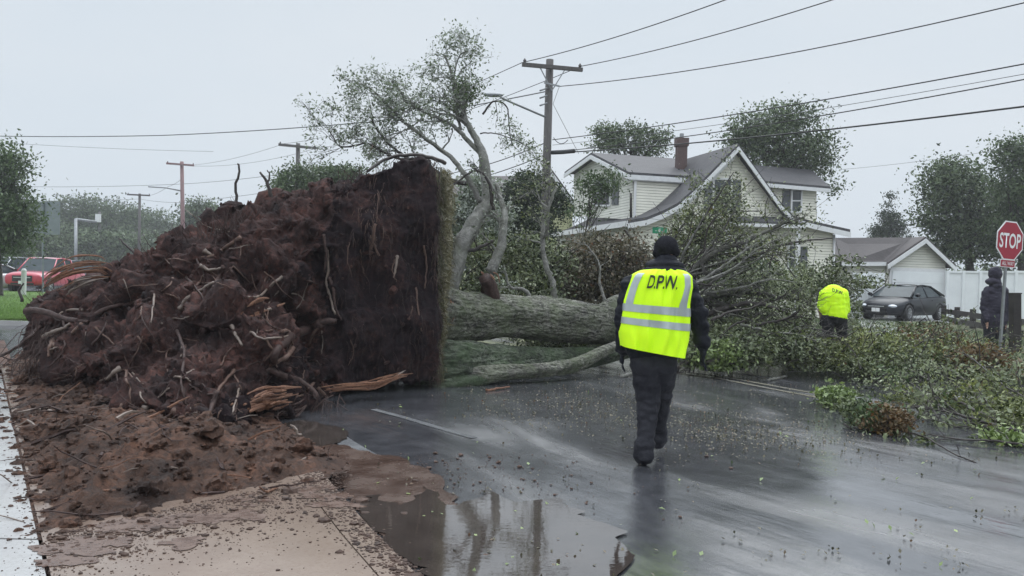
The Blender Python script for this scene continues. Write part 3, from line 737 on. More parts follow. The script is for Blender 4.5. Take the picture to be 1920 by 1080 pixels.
splinter([(375, 800, 7.1), (388, 815, 7.0), (395, 835, 6.9)], .05, 10, ROOTO, 7)
splinter([(480, 755, 8.0), (540, 770, 7.9), (575, 745, 8.2)], .05, 10, ROOTD, 8)
splinter([(910, 518, 11.6), (918, 530, 11.6), (925, 545, 11.6)], .07, 14, ROOTO, 9)
splinter([(845, 560, 11.0), (848, 580, 11.0), (845, 600, 11.0)], .04, 8, ROOTO, 10)
# hair roots, one mass: hang from the ball surface
def hair(name, seeds, mat, ln, r=.0028, seed=1, down=1.0, n=4, out=(-.2, -.5, 0)):
    rr = random.Random(seed); mb = MB(); out = Vector(out)
    for s in seeds:
        q = [Vector(s)]; d = (out * rr.uniform(.2, 1) + Vector((rr.gauss(0, .5), rr.gauss(0, .3), rr.gauss(-.2, .5))))
        L0 = ln * rr.uniform(.4, 1.5)
        for k in range(n):
            d = d.normalized() + Vector((rr.gauss(0, .3), rr.gauss(0, .3), -.45 * down)); d.normalize()
            q.append(q[-1] + d * L0 / n)
        mb.tube(q, [r * rr.uniform(.8, 1.8) * (1 - .7 * i / n) for i in range(n + 1)], 3, cap=False)
    return tag(mb.build(name, mat, TREE), kind='stuff')
sd_ = []
for k in range(2600):
    x = rr.uniform(60, 620); y = rr.uniform(380, 815)
    if sdist(np.array([[x, y]]), op)[0] > 0: sd_.append(onball(x, y, -.01))
hair('hair_roots', sd_[:750], ROOTD, .17, .003, 5)
hair('pale_hair_roots', sd_[2000:2350], ROOTM, .15, .0028, 6)
hair('brown_hair_patch', [onball(rr.gauss(702, 16), rr.gauss(385, 28), -.01) for k in range(160)], ROOTM, .2, .003, 16, down=2.4, out=(0, -.2, 0))
sd_ = [onball(rr.uniform(622, 815), rr.uniform(310, 700), -.01) for k in range(650)]
hair('fine_rootlets', sd_, ROOTD, .2, .0025, 7, down=2.2, out=(0, -.25, 0))
# fringe under the ball at the left and along the bottom edge
sd_ = [P(rr.uniform(58, 120), rr.uniform(600, 660), rr.uniform(9.0, 9.6)) for k in range(90)] + [P(rr.uniform(500, 640), 745 + rr.uniform(-8, 20), rr.uniform(8.2, 9.2)) for k in range(90)]
hair('root_fringe', sd_, ROOTD, .55, .0045, 8, down=1.8)
sd_ = [P(x, 20 + np.interp(x, [60, 120, 210, 300, 450, 640, 760], [560, 548, 520, 458, 405, 343, 298]), yfront(x, 560) + .9) for x in [rr.uniform(60, 760) for k in range(420)]]
hair('rim_rootlets', [Vector(s) for s in sd_], ROOTD, .28, .004, 9, down=-.7, out=(-.1, 0, .8))
# turf edge with blown grass along the right rim
tf = []
for k in range(9000):
    y = rr.uniform(318, 716); p = P(826, y, 10.4); yy = 10.35 + abs(rr.gauss(0, .5)); 
    tf.append((-.955 + abs(rr.gauss(0, .04)) * (1 + .8 * noise.noise(Vector((0, yy * 2, p.z * 3)))) + .02 * (yy - 10.3), yy, p.z * (1 if True else 1)))
put_leaves('turf_grass', tf, .11, 5, GRASSY, TREE, up=-.2, aspect=.10, wind=(.9, 0, -.4), windk=.9)['kind'] = 'stuff'
mb = MB()  # the turf skin itself
tp = [P(822, y, 10.28) for y in range(320, 716, 6)]
tp = [p + Vector((.03 * noise.noise(p * 5) - .015 + .02 * noise.noise(p * 16), 0, 0)) for p in tp]
for a, b in zip(tp[:-1], tp[1:]):
    mb.quad(a, b, b + Vector((.03, 2.2, 0)), a + Vector((.03, 2.2, 0)))
mb.build('turf_skin', simple('turf and dry grass', (.10, .095, .045), (.17, .15, .08), 9, .9, bump=1, bs=60), TREE)
hair('torn_turf', [P(824 + rr.gauss(0, 2), rr.uniform(312, 712), 10.25 + rr.random() * .3) for k in range(420)], GRASSY, .16, .0035, 21, down=1.6, out=(.5, -.3, 0))
hair('torn_edge_roots', [P(816 + rr.gauss(0, 4), rr.uniform(296, 712), 10.2) for k in range(260)], ROOTD, .2, .0035, 22, down=2.0, out=(.3, -.4, 0))
# standing twigs on the rim
def stick(pts, r0, r1, mat=TWIG, parent=TREE, name='twig', n=5, sub=4, wob=.01):
    q = catmull([P(*p) for p in pts], sub); k = len(q); rr = random.Random(int(pts[0][0] * 7))
    q = [v + Vector((rr.uniform(-1, 1), rr.uniform(-1, 1), rr.uniform(-1, 1))) * wob for v in q]
    mb = MB(); mb.tube(q, [r0 + (r1 - r0) * i / (k - 1) for i in range(k)], n); return mb.build(name, mat, parent, smooth=True)
stick([(446, 412, 10), (444, 375, 10), (443, 345, 10), (450, 322, 10), (445, 306, 10)], .022, .012)
stick([(512, 388, 10), (508, 362, 10), (500, 340, 10), (488, 324, 10)], .030, .014)
stick([(503, 345, 10), (505, 330, 10), (501, 320, 10)], .014, .007)
stick([(256, 478, 9.8), (240, 464, 9.8), (223, 448, 9.8)], .020, .010)
stick([(42, 565, 9.5), (36, 545, 9.5), (46, 530, 9.5)], .02, .01)
stick([(414, 432, 10), (415, 412, 10), (413, 402, 10)], .012, .006)
stick([(690, 322, 10.4), (720, 300, 10.6), (760, 291, 10.6), (800, 293, 10.7), (835, 305, 10.9)], .02, .03)
stick([(540, 826, 7.4), (575, 800, 7.7), (610, 780, 8.1)], .008, .012)
stick([(520, 800, 7.6), (555, 812, 7.7), (570, 818, 7.8)], .008, .010)
stick([(600, 800, 8), (625, 792, 8.2), (640, 780, 8.4)], .006, .004)

# ------------------------------------------------------------------ fallen tree: trunks and limbs
def barkdisp(seed, amp=.10):
    def f(a, l, p):
        c, s_ = math.cos(a), math.sin(a)
        q = Vector((c * 2.2, s_ * 2.2, l * 1.1 + seed))
        r = 1 + amp * 1.3 * noise.noise(q * .55) + amp * .6 * noise.noise(Vector((c * 1.6, s_ * 1.6, l * 3 + seed)))
        w_ = noise.noise(Vector((c * 2, s_ * 2, l * 2 + seed))) * .8
        r += amp * 1.3 * (min(.3, abs(noise.noise(Vector((c * 7 + w_, s_ * 7, l * 3.2 + seed))))) - .2)
        r += amp * 1.1 * (min(.25, abs(noise.noise(Vector((c * 15, s_ * 15 + w_, l * 7 + seed))))) - .15)
        return r
    return f
def log(name, pts, rs, mat, n=48, sub=24, seed=0, amp=.10):
    q = catmull([P(*p) for p in pts], sub); r = lerps(rs, sub); mb = MB(); mb.tube(q, r, n, disp=barkdisp(seed, amp))
    return mb.build(name, mat, TREE, smooth=True)
log('trunk', [(800, 590, 11.3), (860, 592, 11.5), (950, 594, 11.9), (1050, 602, 12.4), (1150, 606, 13.0), (1260, 600, 14.2)], [.52, .37, .32, .33, .30, .24], BARK, 150, 50, 1, .14)
log('second_trunk', [(780, 690, 11.0), (840, 690, 10.9), (900, 684, 11.2), (980, 684, 11.8), (1080, 674, 12.4), (1200, 655, 13.2)], [.50, .42, .33, .25, .17, .10], BARKM, 150, 50, 4, .16)
log('low_limb', [(800, 712, 10.9), (880, 708, 10.75), (950, 700, 10.9), (1020, 694, 11.2), (1080, 682, 11.6), (1130, 658, 12.0), (1180, 640, 12.5)], [.16, .14, .11, .10, .10, .09, .07], BARK, 60, 30, 7, .25)
log('root_flare', [(810, 735, 10.5), (860, 722, 10.6), (920, 706, 10.8)], [.15, .13, .08], BARKM, 32, 12, 9, .25)
log('stub', [(918, 560, 11.7), (916, 535, 11.6), (908, 522, 11.5)], [.15, .12, .09], ROOTD, 24, 8, 3, .2)
log('upper_limb', [(1120, 600, 13.0), (1150, 570, 12.9), (1200, 560, 13.4), (1300, 565, 14.5)], [.18, .13, .12, .08], BARK, 24, 10, 5, .2)

CRT = CR.transposed()
CLEAR = [(1530, 526, 1598, 634, 16.7), (1618, 540, 1764, 604, 30), (1866, 500, 1900, 520, 17)]
def clear(C, mask=False):
    """keeps branches out of the gaps where the workers and the car stand free"""
    C = np.asarray(C, dtype=float)
    if not len(C): return C
    d = (C - np.array((0, 0, H))) @ np.array(CR); px = 960 - F * d[:, 0] / d[:, 2]; py = 540 + F * d[:, 1] / d[:, 2]
    k = np.ones(len(C), bool)
    for x0, y0, x1, y1, Y in CLEAR: k &= ~((px > x0) & (px < x1) & (py > y0) & (py < y1) & (C[:, 1] < Y))
    return k if mask else C[k]
class Limbs:
    """limbs with twigs; tips collect the leaf sites"""
    def __init__(s, seed): s.r = random.Random(seed); s.mb = MB(); s.tips = []
    def limb(s, pts, r0, r1, n=8, sub=6):
        q = catmull(pts, sub); k = len(q); rs = [r0 + (r1 - r0) * i / (k - 1) for i in range(k)]
        q = [v + Vector((s.r.uniform(-1, 1), s.r.uniform(-1, 1), s.r.uniform(-1, 1))) * min(.012, rr_ * .5) for v, rr_ in zip(q, rs)]
        s.mb.tube(q, rs, n); return q, rs
    def grow(s, p, d, ln, r, lev, bias=(0, 0, 0), kink=.3, spread=.7, nchild=3, tipmin=.25):
        k = 4 if lev > 0 else 3; q = [p]; dd = d.normalized(); bias = Vector(bias)
        for i in range(k):
            dd = (dd + Vector((s.r.gauss(0, kink), s.r.gauss(0, kink), s.r.gauss(0, kink))) * .6 + bias * .25).normalized()
            q.append(q[-1] + dd * ln / k)
        s.mb.tube(q, [max(.003, r * (1 - .65 * i / k)) for i in range(k + 1)], 5 if r > .012 else 3, cap=False)
        if lev == 0: s.tips.append(q)
        else:
            for c in range(nchild):
                t = s.r.uniform(tipmin, 1); i = min(k - 1, int(t * k)); pp = q[i].lerp(q[i + 1], t * k - i)
                s.grow(pp, (dd + Vector((s.r.gauss(0, spread), s.r.gauss(0, spread), s.r.gauss(0, spread)))).normalized(), ln * s.r.uniform(.5, .75), r * .5, lev - 1, bias, kink, spread, nchild, tipmin)
            if lev == 1: s.tips.append(q[-2:])
    def sprout(s, q, rs, n, ln, lev, bias, spread=.8, t0=.2, t1=1.0, nchild=3, rk=.5, rmax=.03):
        for c in range(n):
            t = s.r.uniform(t0, t1) * (len(q) - 1); i = min(len(q) - 2, int(t)); p = q[i].lerp(q[i + 1], t - i)
            d = (q[i + 1] - q[i]).normalized() + Vector((s.r.gauss(0, spread), s.r.gauss(0, spread), s.r.gauss(0, spread)))
            s.grow(p, d + Vector(bias), ln * s.r.uniform(.6, 1.3), min(rmax, rs[i] * rk), lev, bias, nchild=nchild)
    def sites(s, per, sig):
        C = []
        for q in s.tips:
            for k in range(per):
                t = s.r.uniform(.15, 1.05) * (len(q) - 1); i = min(len(q) - 2, int(t)); p = q[i].lerp(q[i + 1], t - i)
                C.append((p.x + s.r.gauss(0, sig), p.y + s.r.gauss(0, sig), p.z + s.r.gauss(0, sig)))
        return C
def finish(lb, parent, mat, leafm, per, sig, size, seed, lname='limb', fname='foliage', **k):
    if mat is not None: lb.mb.build(lname, mat, parent, smooth=True)
    C = clear(lb.sites(per, sig))
    if len(C): put_leaves(fname, C, size, seed, leafm, parent, **k)['kind'] = 'stuff'

WL = (-.3, 0, .12)
# upright limbs left of the pole, crown blown to the left
def up(pts, r0, r1, seed, nsp, ln, lev, per, size=.055, mat=LIMB, leafm=LEAF_D, n=10, bias=WL, t0=.4, sig=.07, nchild=3, rmax=.03):
    lb = Limbs(seed); q, rs = lb.limb([P(*p) for p in pts], r0, r1, n)
    if nsp: lb.sprout(q, rs, nsp, ln * (.72 if leafm is LEAF_D else 1), lev, bias, t0=t0, nchild=nchild, rmax=rmax); per = max(1, int(per * .7)) if leafm is LEAF_D else per
    finish(lb, TREE, mat, leafm, per, sig, size, seed, up=.3, wind=(-1, 0, 0), windk=.5); return q, rs
up([(835, 560, 12.2), (852, 500, 12.3), (868, 455, 12.4), (895, 410, 12.6), (915, 370, 12.8), (908, 320, 13), (905, 285, 13)], .17, .07, 21, 0, 0, 0, 0, n=12)
up([(918, 375, 12.8), (908, 300, 12.9), (890, 255, 13), (872, 225, 13), (862, 196, 13), (850, 150, 13), (835, 105, 13)], .075, .015, 22, 16, .75, 2, 11, t0=.4)
up([(905, 290, 13), (875, 262, 13), (845, 232, 12.9), (800, 212, 12.9), (768, 192, 12.8), (735, 150, 12.8)], .045, .012, 23, 16, .7, 2, 10, t0=.35)
up([(900, 378, 12.7), (880, 340, 12.7), (845, 295, 12.7), (800, 262, 12.7), (760, 230, 12.6), (715, 185, 12.6), (692, 163, 12.6)], .05, .01, 24, 17, .65, 2, 10, t0=.3)
up([(875, 345, 12.9), (820, 330, 12.9), (770, 300, 12.9), (735, 275, 12.9), (702, 235, 12.9), (695, 200, 12.9)], .04, .01, 25, 12, .6, 2, 9, mat=TWIG, t0=.35)
up([(830, 330, 12.8), (780, 300, 12.8), (740, 296, 12.8), (690, 270, 12.8), (640, 275, 12.7), (618, 245, 12.7)], .03, .008, 26, 14, .55, 2, 9, mat=TWIG, t0=.3)
up([(865, 245, 13), (855, 200, 13), (850, 150, 13), (862, 105, 13), (880, 95, 13)], .025, .006, 27, 12, .5, 2, 10, leafm=LEAF_D, t0=.2)
up([(880, 240, 13), (872, 215, 13), (868, 190, 13)], .03, .012, 28, 9, .45, 2, 9, leafm=LEAF_L, t0=.3, bias=(0, 0, .2), size=.045)
up([(905, 215, 13.2), (925, 190, 13.2), (950, 200, 13.2), (955, 240, 13.2), (960, 275, 13.2)], .018, .006, 29, 9, .4, 1, 14, bias=(.1, 0, -.5), mat=TWIG, t0=.2)
up([(900, 250, 13.1), (925, 250, 13.1), (955, 258, 13.1), (985, 272, 13.1)], .012, .005, 30, 7, .35, 1, 13, bias=(.3, 0, -.4), mat=TWIG, t0=.3)
up([(920, 510, 12.3), (940, 455, 12.4), (945, 400, 12.5), (930, 345, 12.6)], .09, .03, 31, 5, .4, 1, 8, t0=.5)
up([(1042, 585, 13.0), (1036, 530, 13), (1020, 485, 13), (1018, 430, 13), (1030, 385, 13), (1045, 350, 13)], .06, .018, 32, 8, .45, 2, 7, t0=.4, leafm=LEAF_G)
up([(1028, 400, 13), (1012, 375, 13), (1005, 350, 13)], .018, .008, 33, 3, .3, 1, 8, t0=.3, leafm=LEAF_G)
up([(828, 485, 12.2), (860, 470, 12.3), (890, 468, 12.4), (925, 450, 12.5)], .05, .02, 34, 3, .4, 1, 4, mat=TWIG)
up([(930, 470, 12.5), (905, 440, 12.5), (890, 420, 12.5)], .02, .01, 35, 3, .3, 1, 5)
up([(925, 395, 12.6), (915, 340, 12.6), (890, 320, 12.6), (840, 355, 12.6)], .03, .01, 36, 6, .4, 1, 7, mat=TWIG)
up([(1000, 570, 12.5), (985, 545, 12.5), (955, 535, 12.5), (945, 498, 12.5)], .04, .012, 37, 5, .3, 1, 8)
up([(1138, 575, 13.2), (1125, 530, 13.2), (1122, 490, 13.2), (1095, 455, 13.2)], .028, .01, 38, 5, .35, 1, 8, leafm=LEAF_B)

# brush of the fallen crown, right of centre
def brush(pts, r0, r1, seed, nsp, ln, lev, per_, size=.06, mat=LIMBM, leafm=LEAF_G, bias=(.3, 0, .1), t0=.15, sig=.09, nchild=3, n=8):
    return up(pts, r0, r1, seed, nsp, ln, lev, max(1, int(per_ * .7)), size, mat, leafm, n, bias, t0, sig, nchild)
brush([(1240, 560, 14.0), (1300, 505, 13.8), (1345, 470, 13.6), (1395, 455, 13.5), (1450, 428, 13.4), (1503, 408, 13.3)], .075, .014, 41, 9, .5, 2, 8)
brush([(1250, 540, 14.5), (1330, 500, 14.4), (1410, 480, 14.3), (1480, 456, 14.2), (1560, 447, 14.1)], .05, .01, 42, 9, .45, 2, 8, mat=TWIG)
brush([(1262, 520, 14.2), (1290, 460, 14.2), (1325, 400, 14.2), (1376, 322, 14.2)], .04, .008, 43, 10, .4, 2, 8, mat=TWIG, bias=(.2, 0, .2))
brush([(1268, 505, 14.6), (1310, 465, 14.6), (1345, 420, 14.6), (1375, 385, 14.6)], .03, .008, 44, 10, .4, 2, 9, bias=(.2, 0, .3))
brush([(1250, 500, 14.6), (1262, 450, 14.6), (1290, 410, 14.6), (1310, 370, 14.6)], .03, .008, 45, 9, .4, 2, 9, bias=(0, 0, .4))
brush([(1440, 510, 15.5), (1450, 460, 15.5), (1435, 400, 15.5), (1440, 370, 15.5)], .02, .006, 46, 5, .4, 1, 7, bias=(0, 0, .3), mat=TWIG)
brush([(1290, 570, 14.2), (1380, 548, 14.4), (1430, 552, 14.4), (1475, 560, 14.3), (1520, 563, 14.3)], .07, .02, 47, 9, .45, 2, 8)
brush([(1300, 600, 14.0), (1370, 575, 13.9), (1430, 570, 13.8), (1480, 590, 13.7), (1522, 598, 13.6)], .055, .015, 48, 9, .45, 2, 8, mat=TWIG)
brush([(1210, 600, 14.0), (1290, 560, 14.2), (1400, 590, 14.4), (1500, 620, 14.4), (1600, 640, 14.4), (1700, 650, 14.5)], .09, .02, 49, 14, .6, 2, 10)
brush([(1330, 520, 14.0), (1318, 490, 14.0), (1345, 455, 14.0)], .05, .02, 50, 5, .4, 1, 7)
brush([(1400, 612, 13.4), (1450, 604, 13.3), (1490, 590, 13.2), (1525, 560, 13.2)], .03, .01, 51, 7, .4, 2, 9, mat=TWIG)
brush([(1080, 560, 14.6), (1120, 520, 14.8), (1150, 490, 14.8), (1190, 470, 14.8)], .03, .008, 52, 9, .5, 2, 16, leafm=LEAF_B, bias=(.1, 0, .2))
brush([(1170, 430, 15), (1190, 460, 15), (1205, 510, 15)], .02, .008, 53, 5, .4, 1, 10, leafm=LEAF_B, mat=TWIG)

rb2 = random.Random(88)
for k in range(22):   # bare torn branches radiating from the broken crown
    a = rb2.uniform(.05, 1.45); ln = rb2.uniform(90, 230); x0, y0 = rb2.uniform(1235, 1330), rb2.uniform(500, 575); Yb = rb2.uniform(13.2, 14.8)
    pts = [(x0 + math.cos(a) * ln * t + rb2.gauss(0, 5), y0 - math.sin(a) * ln * t * .75 + rb2.gauss(0, 4), Yb - .3 * t) for t in (0, .35, .7, 1)]
    r_ = rb2.uniform(.012, .034); up(pts, r_, .005, 600 + k, 3, .3, 1, 2, size=.06, mat=rb2.choice([LIMBM, LIMB, TWIG]), leafm=LEAF_G, n=6, bias=(.2, 0, .2))
for k in range(16):
    x0, y0 = rb2.uniform(1300, 1500), rb2.uniform(580, 650); a = rb2.gauss(0, .35); ln = rb2.uniform(80, 190); Yb = rb2.uniform(12.4, 13.6)
    pts = [(x0 + math.cos(a) * ln * t, y0 - math.sin(a) * ln * t + rb2.gauss(0, 5), Yb) for t in (0, .35, .7, 1)]
    if pts[-1][0] > 1525 and pts[-1][1] < 625: continue
    r_ = rb2.uniform(.010, .03); up(pts, r_, .005, 700 + k, 3, .3, 1, 2, size=.06, mat=rb2.choice([LIMBM, LIMB, TWIG]), leafm=LEAF_G, n=6, bias=(.2, 0, .2))
for k in range(34):   # dark arching boughs standing out of the leaf pile
    x0 = rb2.uniform(1310, 1880); y0 = 640 + (x0 - 1300) * .05 + rb2.uniform(-10, 30); Yb = G(x0, y0 + 12).y; s_ = 1 if rb2.random() < .5 else -1; ln = rb2.uniform(50, 130); hh = rb2.uniform(15, 48)
    pts = [(x0, y0, Yb), (x0 + s_ * ln * .35, y0 - hh * .8, Yb), (x0 + s_ * ln * .7, y0 - hh, Yb - .1), (x0 + s_ * ln, y0 - hh * .6, Yb - .2)]
    if any(1525 < p[0] < 1605 and p[1] < 640 for p in pts): continue
    up(pts, rb2.uniform(.008, .018), .004, 800 + k, 5, .35, 1, 5, size=.06, mat=rb2.choice([TWIG, TWIG, LIMBM]), leafm=rb2.choice([LEAF_G, LEAF_O, LEAF_L]), n=5, bias=(.2 * s_, 0, .1))
def ell_sites(blobs, nclump, nleaf, sig, seed, zmin=.13, shell=.5, twigs=None, twr=.006):
    """blobs: (px, py, rx_px, ry_px, Y, depth_m). leaves gathered in clumps through the volume"""
    r = np.random.default_rng(seed); ar = np.array([b[2] * b[3] for b in blobs], float); ar /= ar.sum(); out = []; cc = []; tn = []
    for k in range(nclump):
        b = blobs[r.choice(len(blobs), p=ar)]
        u = r.normal(size=3); u /= np.linalg.norm(u); u *= (shell + (1 - shell) * r.random()) if r.random() < .6 else r.random() ** .4
        c = P(b[0] + u[0] * b[2], b[1] + u[1] * b[3], b[4]); c = np.array(c) + np.array((0, u[2] * b[5], 0))
        c[2] = max(c[2], zmin); cc.append(c)
        sg = sig * r.uniform(.6, 1.4); m = int(nleaf * r.uniform(.5, 1.5))
        q = c + r.normal(size=(m, 3)) * sg * np.array((1.15, 1.15, .8)); out.append(q); tn.append(np.clip(r.uniform(-.12, .85) + r.normal(size=m) * .17, 0, 1))
    q = np.concatenate(out); q[:, 2] = np.where(q[:, 2] < zmin, zmin + r.uniform(0, .06, len(q)), q[:, 2])
    global TONE; TONE = np.concatenate(tn)
    return q, cc
def mass(name, blobs, nclump, nleaf, sig, size, seed, mat, parent, **k):
    q, cc = ell_sites(blobs, nclump, nleaf, sig, seed); km = clear(q, True); q = q[km]; cc = clear(cc)
    o = put_leaves(name, q, size, seed, mat, parent, up=.35, tone=TONE[km], **k); o['kind'] = 'stuff'
    rr = random.Random(seed); mb = MB()
    for c in cc[::3]:
        d = Vector((rr.gauss(.3, 1), rr.gauss(0, .5), rr.gauss(.1, .5))).normalized() * rr.uniform(.3, .9); c = Vector(c)
        mid = c + d * .5 + Vector((rr.gauss(0, .05), 0, rr.gauss(0, .05)))
        mb.tube([c - d * .3, mid - d * .2, c + d], [.012 * rr.uniform(.6, 1.6), .008, .003], 4, cap=False)
    tag(mb.build('twigs', TWIG, parent), kind='stuff')
mass('foliage', [(1130, 500, 85, 60, 15.2, 1.0), (1090, 540, 60, 40, 14.8, .8)], 260, 55, .13, .075, 61, LEAF_B, TREE)
mass('foliage', [(960, 540, 110, 30, 13.6, .8), (900, 490, 60, 60, 14.2, .8), (1000, 500, 70, 60, 14.4, .8)], 260, 50, .13, .075, 62, LEAF_G, TREE)
mass('foliage', [(1330, 490, 80, 50, 15.4, 1.2), (1290, 440, 50, 35, 15.2, .8), (1360, 390, 40, 40, 15.2, .5)], 120, 30, .11, .065, 63, LEAF_G, TREE)
mass('foliage', [(1420, 540, 120, 48, 16, 1.5), (1360, 590, 110, 55, 14.8, 1.0), (1480, 600, 110, 55, 15.4, 1.0)], 210, 42, .11, .065, 64, LEAF_G, TREE)
mass('foliage', [(1580, 520, 50, 40, 18.5, .6), (1612, 560, 40, 40, 18.3, .6), (1500, 520, 50, 28, 18.5, .6)], 85, 32, .13, .09, 65, LEAF_G, TREE)
mass('foliage', [(1400, 650, 140, 36, 13.2, 1.2), (1330, 665, 60, 28, 12.6, .5)], 260, 52, .10, .065, 66, LEAF_G, TREE)
mass('foliage', [(1330, 420, 60, 40, 14.8, .6), (1400, 470, 70, 35, 14.8, .6), (1270, 470, 40, 40, 14.8, .5)], 110, 30, .10, .06, 86, LEAF_O, TREE)
mass('foliage', [(1090, 655, 80, 26, 13.6, .4), (1000, 640, 60, 20, 13.4, .3)], 90, 55, .10, .06, 76, LEAF_G, TREE)
mass('foliage', [(1345, 672, 40, 30, 12.3, .3)], 50, 60, .08, .075, 67, LEAF_BR, TREE)
mass('foliage', [(1560, 652, 130, 28, 13.6, 1.6), (1700, 652, 110, 26, 14.5, 1.8)], 330, 50, .095, .065, 68, LEAF_O, TREE)
mass('foliage', [(1630, 680, 120, 30, 12.6, .8), (1800, 684, 110, 22, 12.4, 1.0)], 90, 46, .095, .06, 69, LEAF_G, TREE)
mass('foliage', [(1830, 680, 60, 30, 12.6, .6), (1745, 640, 50, 20, 14.5, .6)], 90, 50, .11, .07, 70, LEAF_RU, TREE)
mass('foliage', [(1700, 600, 40, 18, 17, .6), (1735, 610, 30, 20, 16, .5)], 60, 36, .11, .08, 71, LEAF_G, TREE)

# loose branches in the right foreground
def sticks_thing(name, label, cat, base, sticks, masses, mat=TWIG, seed=0):
    t = thing(name, label, cat, base)
    for i, (pts, r0, r1, nsp, ln, per, lm) in enumerate(sticks):
        lb = Limbs(seed + i); q, rs = lb.limb([P(*p) for p in pts], r0, r1, 6)
        if nsp: lb.sprout(q, rs, nsp, ln, 1, (-.2, 0, .15), spread=.5, t0=.15, rk=.6)
        lb.mb.build('branch', mat, t, smooth=True)
        C = [c for c in lb.sites(max(1, int(per * .6)), .05)] if per else []
        C = [(a, b, max(c, .02)) for a, b, c in C]
        if C: put_leaves('foliage', C, .07, seed + i, lm, t, up=.3)['kind'] = 'stuff'
    for i, (bl, nc, nl, sg, sz, lm) in enumerate(masses):
        q, cc = ell_sites(bl, nc, nl, sg, seed + 50 + i, zmin=.015); put_leaves('foliage', q, sz, seed + 60 + i, lm, t, up=.3, tone=TONE)['kind'] = 'stuff'
    return t
g = lambda x, y, dz=0: (x, y - dz, G(x, y).y)
sticks_thing('fallen_branch', 'large leafy branch lying on the wet road at the right edge', 'fallen branch', G(1780, 800),
    [([g(1960, 828, 8), g(1850, 806, 14), g(1780, 796, 22), g(1735, 782, 16), g(1690, 770, 10)], .022, .006, 12, .5, 9, LEAF_G),
     ([g(1940, 815, 12), g(1860, 800, 16), g(1790, 768, 20), g(1740, 742, 30), g(1690, 710, 22), g(1655, 695, 10)], .024, .006, 14, .5, 9, LEAF_G),
     ([g(1845, 790, 30), g(1800, 745, 40), g(1760, 715, 30), g(1715, 690, 20)], .014, .005, 10, .4, 9, LEAF_G),
     ([g(1760, 800, 16), g(1715, 752, 30), g(1665, 728, 18)], .010, .004, 8, .35, 9, LEAF_L),
     ([g(1960, 850, 6), g(1880, 836, 8), g(1800, 830, 6), g(1740, 822, 8)], .014, .006, 7, .4, 8, LEAF_G),
     ([g(1960, 800, 30), g(1880, 770, 50), g(1820, 730, 60), g(1790, 700, 50)], .014, .005, 12, .5, 10, LEAF_G)],
    [([(1850, 750, 85, 42, 9.6, .7), (1720, 742, 60, 24, 10.0, .4), (1900, 790, 70, 40, 8.4, .4)], 170, 30, .085, .05, LEAF_O),
     ([(1800, 712, 130, 26, 11.0, .7), (1650, 725, 60, 22, 10.6, .4)], 36, 24, .085, .05, LEAF_G),
     ([(1900, 838, 45, 12, 7.6, .2)], 26, 40, .06, .06, LEAF_BR)], seed=200)
sticks_thing('fallen_branch', 'thin bare branch with a rust brown leaf clump on the wet road', 'fallen branch', G(1650, 810),
    [([g(1582, 800, 4), g(1600, 806, 4), g(1660, 815, 6), g(1720, 822, 8), g(1790, 855, 4), g(1830, 868, 0)], .012, .006, 5, .25, 0, LEAF_G),
     ([g(1600, 770, 0), g(1640, 785, 8), g(1700, 800, 12)], .008, .004, 6, .25, 8, LEAF_L)],
    [([(1660, 788, 34, 20, 8.0, .25)], 60, 46, .05, .05, LEAF_RU), ([(1632, 780, 34, 18, 8.2, .25)], 36, 40, .05, .05, LEAF_L), ([(1600, 775, 24, 20, 8.3, .2)], 16, 26, .05, .05, LEAF_G)], seed=230)
sticks_thing('leafy_sprig', 'bright yellow green sprig on the road left of the branches', 'fallen sprig', G(1565, 745),
    [([g(1540, 742, 2), g(1560, 746, 3), g(1590, 750, 4)], .006, .003, 3, .12, 5, LEAF_BR)],
    [([(1568, 742, 24, 10, 9.6, .3)], 36, 40, .05, .06, LEAF_BR)], seed=240)
sticks_thing('broken_stick', 'short broken grey stick lying behind the walking worker', 'stick', G(1190, 705), [([g(1165, 709, 3), g(1185, 704, 4), g(1215, 694, 6)], .03, .022, 0, 0, 0, LEAF_G)], [], mat=LIMB, seed=250)
sticks_thing('broken_stick', 'pale split stick on the road just right of the walking worker', 'stick', G(1275, 692), [([g(1255, 698, 4), g(1275, 693, 5), g(1295, 684, 8)], .035, .02, 0, 0, 0, LEAF_G)], [], mat=ROOTP, seed=251)
sticks_thing('broken_stick', 'pale bark strip on the wet road beyond the double line', 'stick', G(1458, 713), [([g(1440, 715, 2), g(1458, 712, 3), g(1476, 708, 3)], .022, .012, 0, 0, 0, LEAF_G)], [], mat=LIMB, seed=252)
sticks_thing('broken_stick', 'small orange splinter on the dark road below the trunk', 'stick', G(930, 732), [([g(912, 734, 2), g(930, 732, 3), g(955, 728, 3)], .018, .010, 0, 0, 0, LEAF_G)], [], mat=ROOTO, seed=253)
sticks_thing('twig_litter', 'curved dark twig on the soil near the kerb', 'twig', G(440, 860), [([(405, 832, 6.7), (430, 850, 6.6), (448, 870, 6.5), (462, 890, 6.4)], .016, .008, 2, .12, 0, LEAF_G)], [], seed=254)
sticks_thing('twig_litter', 'pale forked root scrap at the toe of the soil mound', 'twig', G(490, 890), [([(460, 868, 6.5), (475, 884, 6.4), (500, 886, 6.35), (512, 880, 6.35)], .014, .010, 0, 0, 0, LEAF_G), ([(512, 892, 6.3), (510, 872, 6.3), (506, 862, 6.3)], .012, .006, 0, 0, 0, LEAF_G)], [], mat=ROOTP, seed=255)

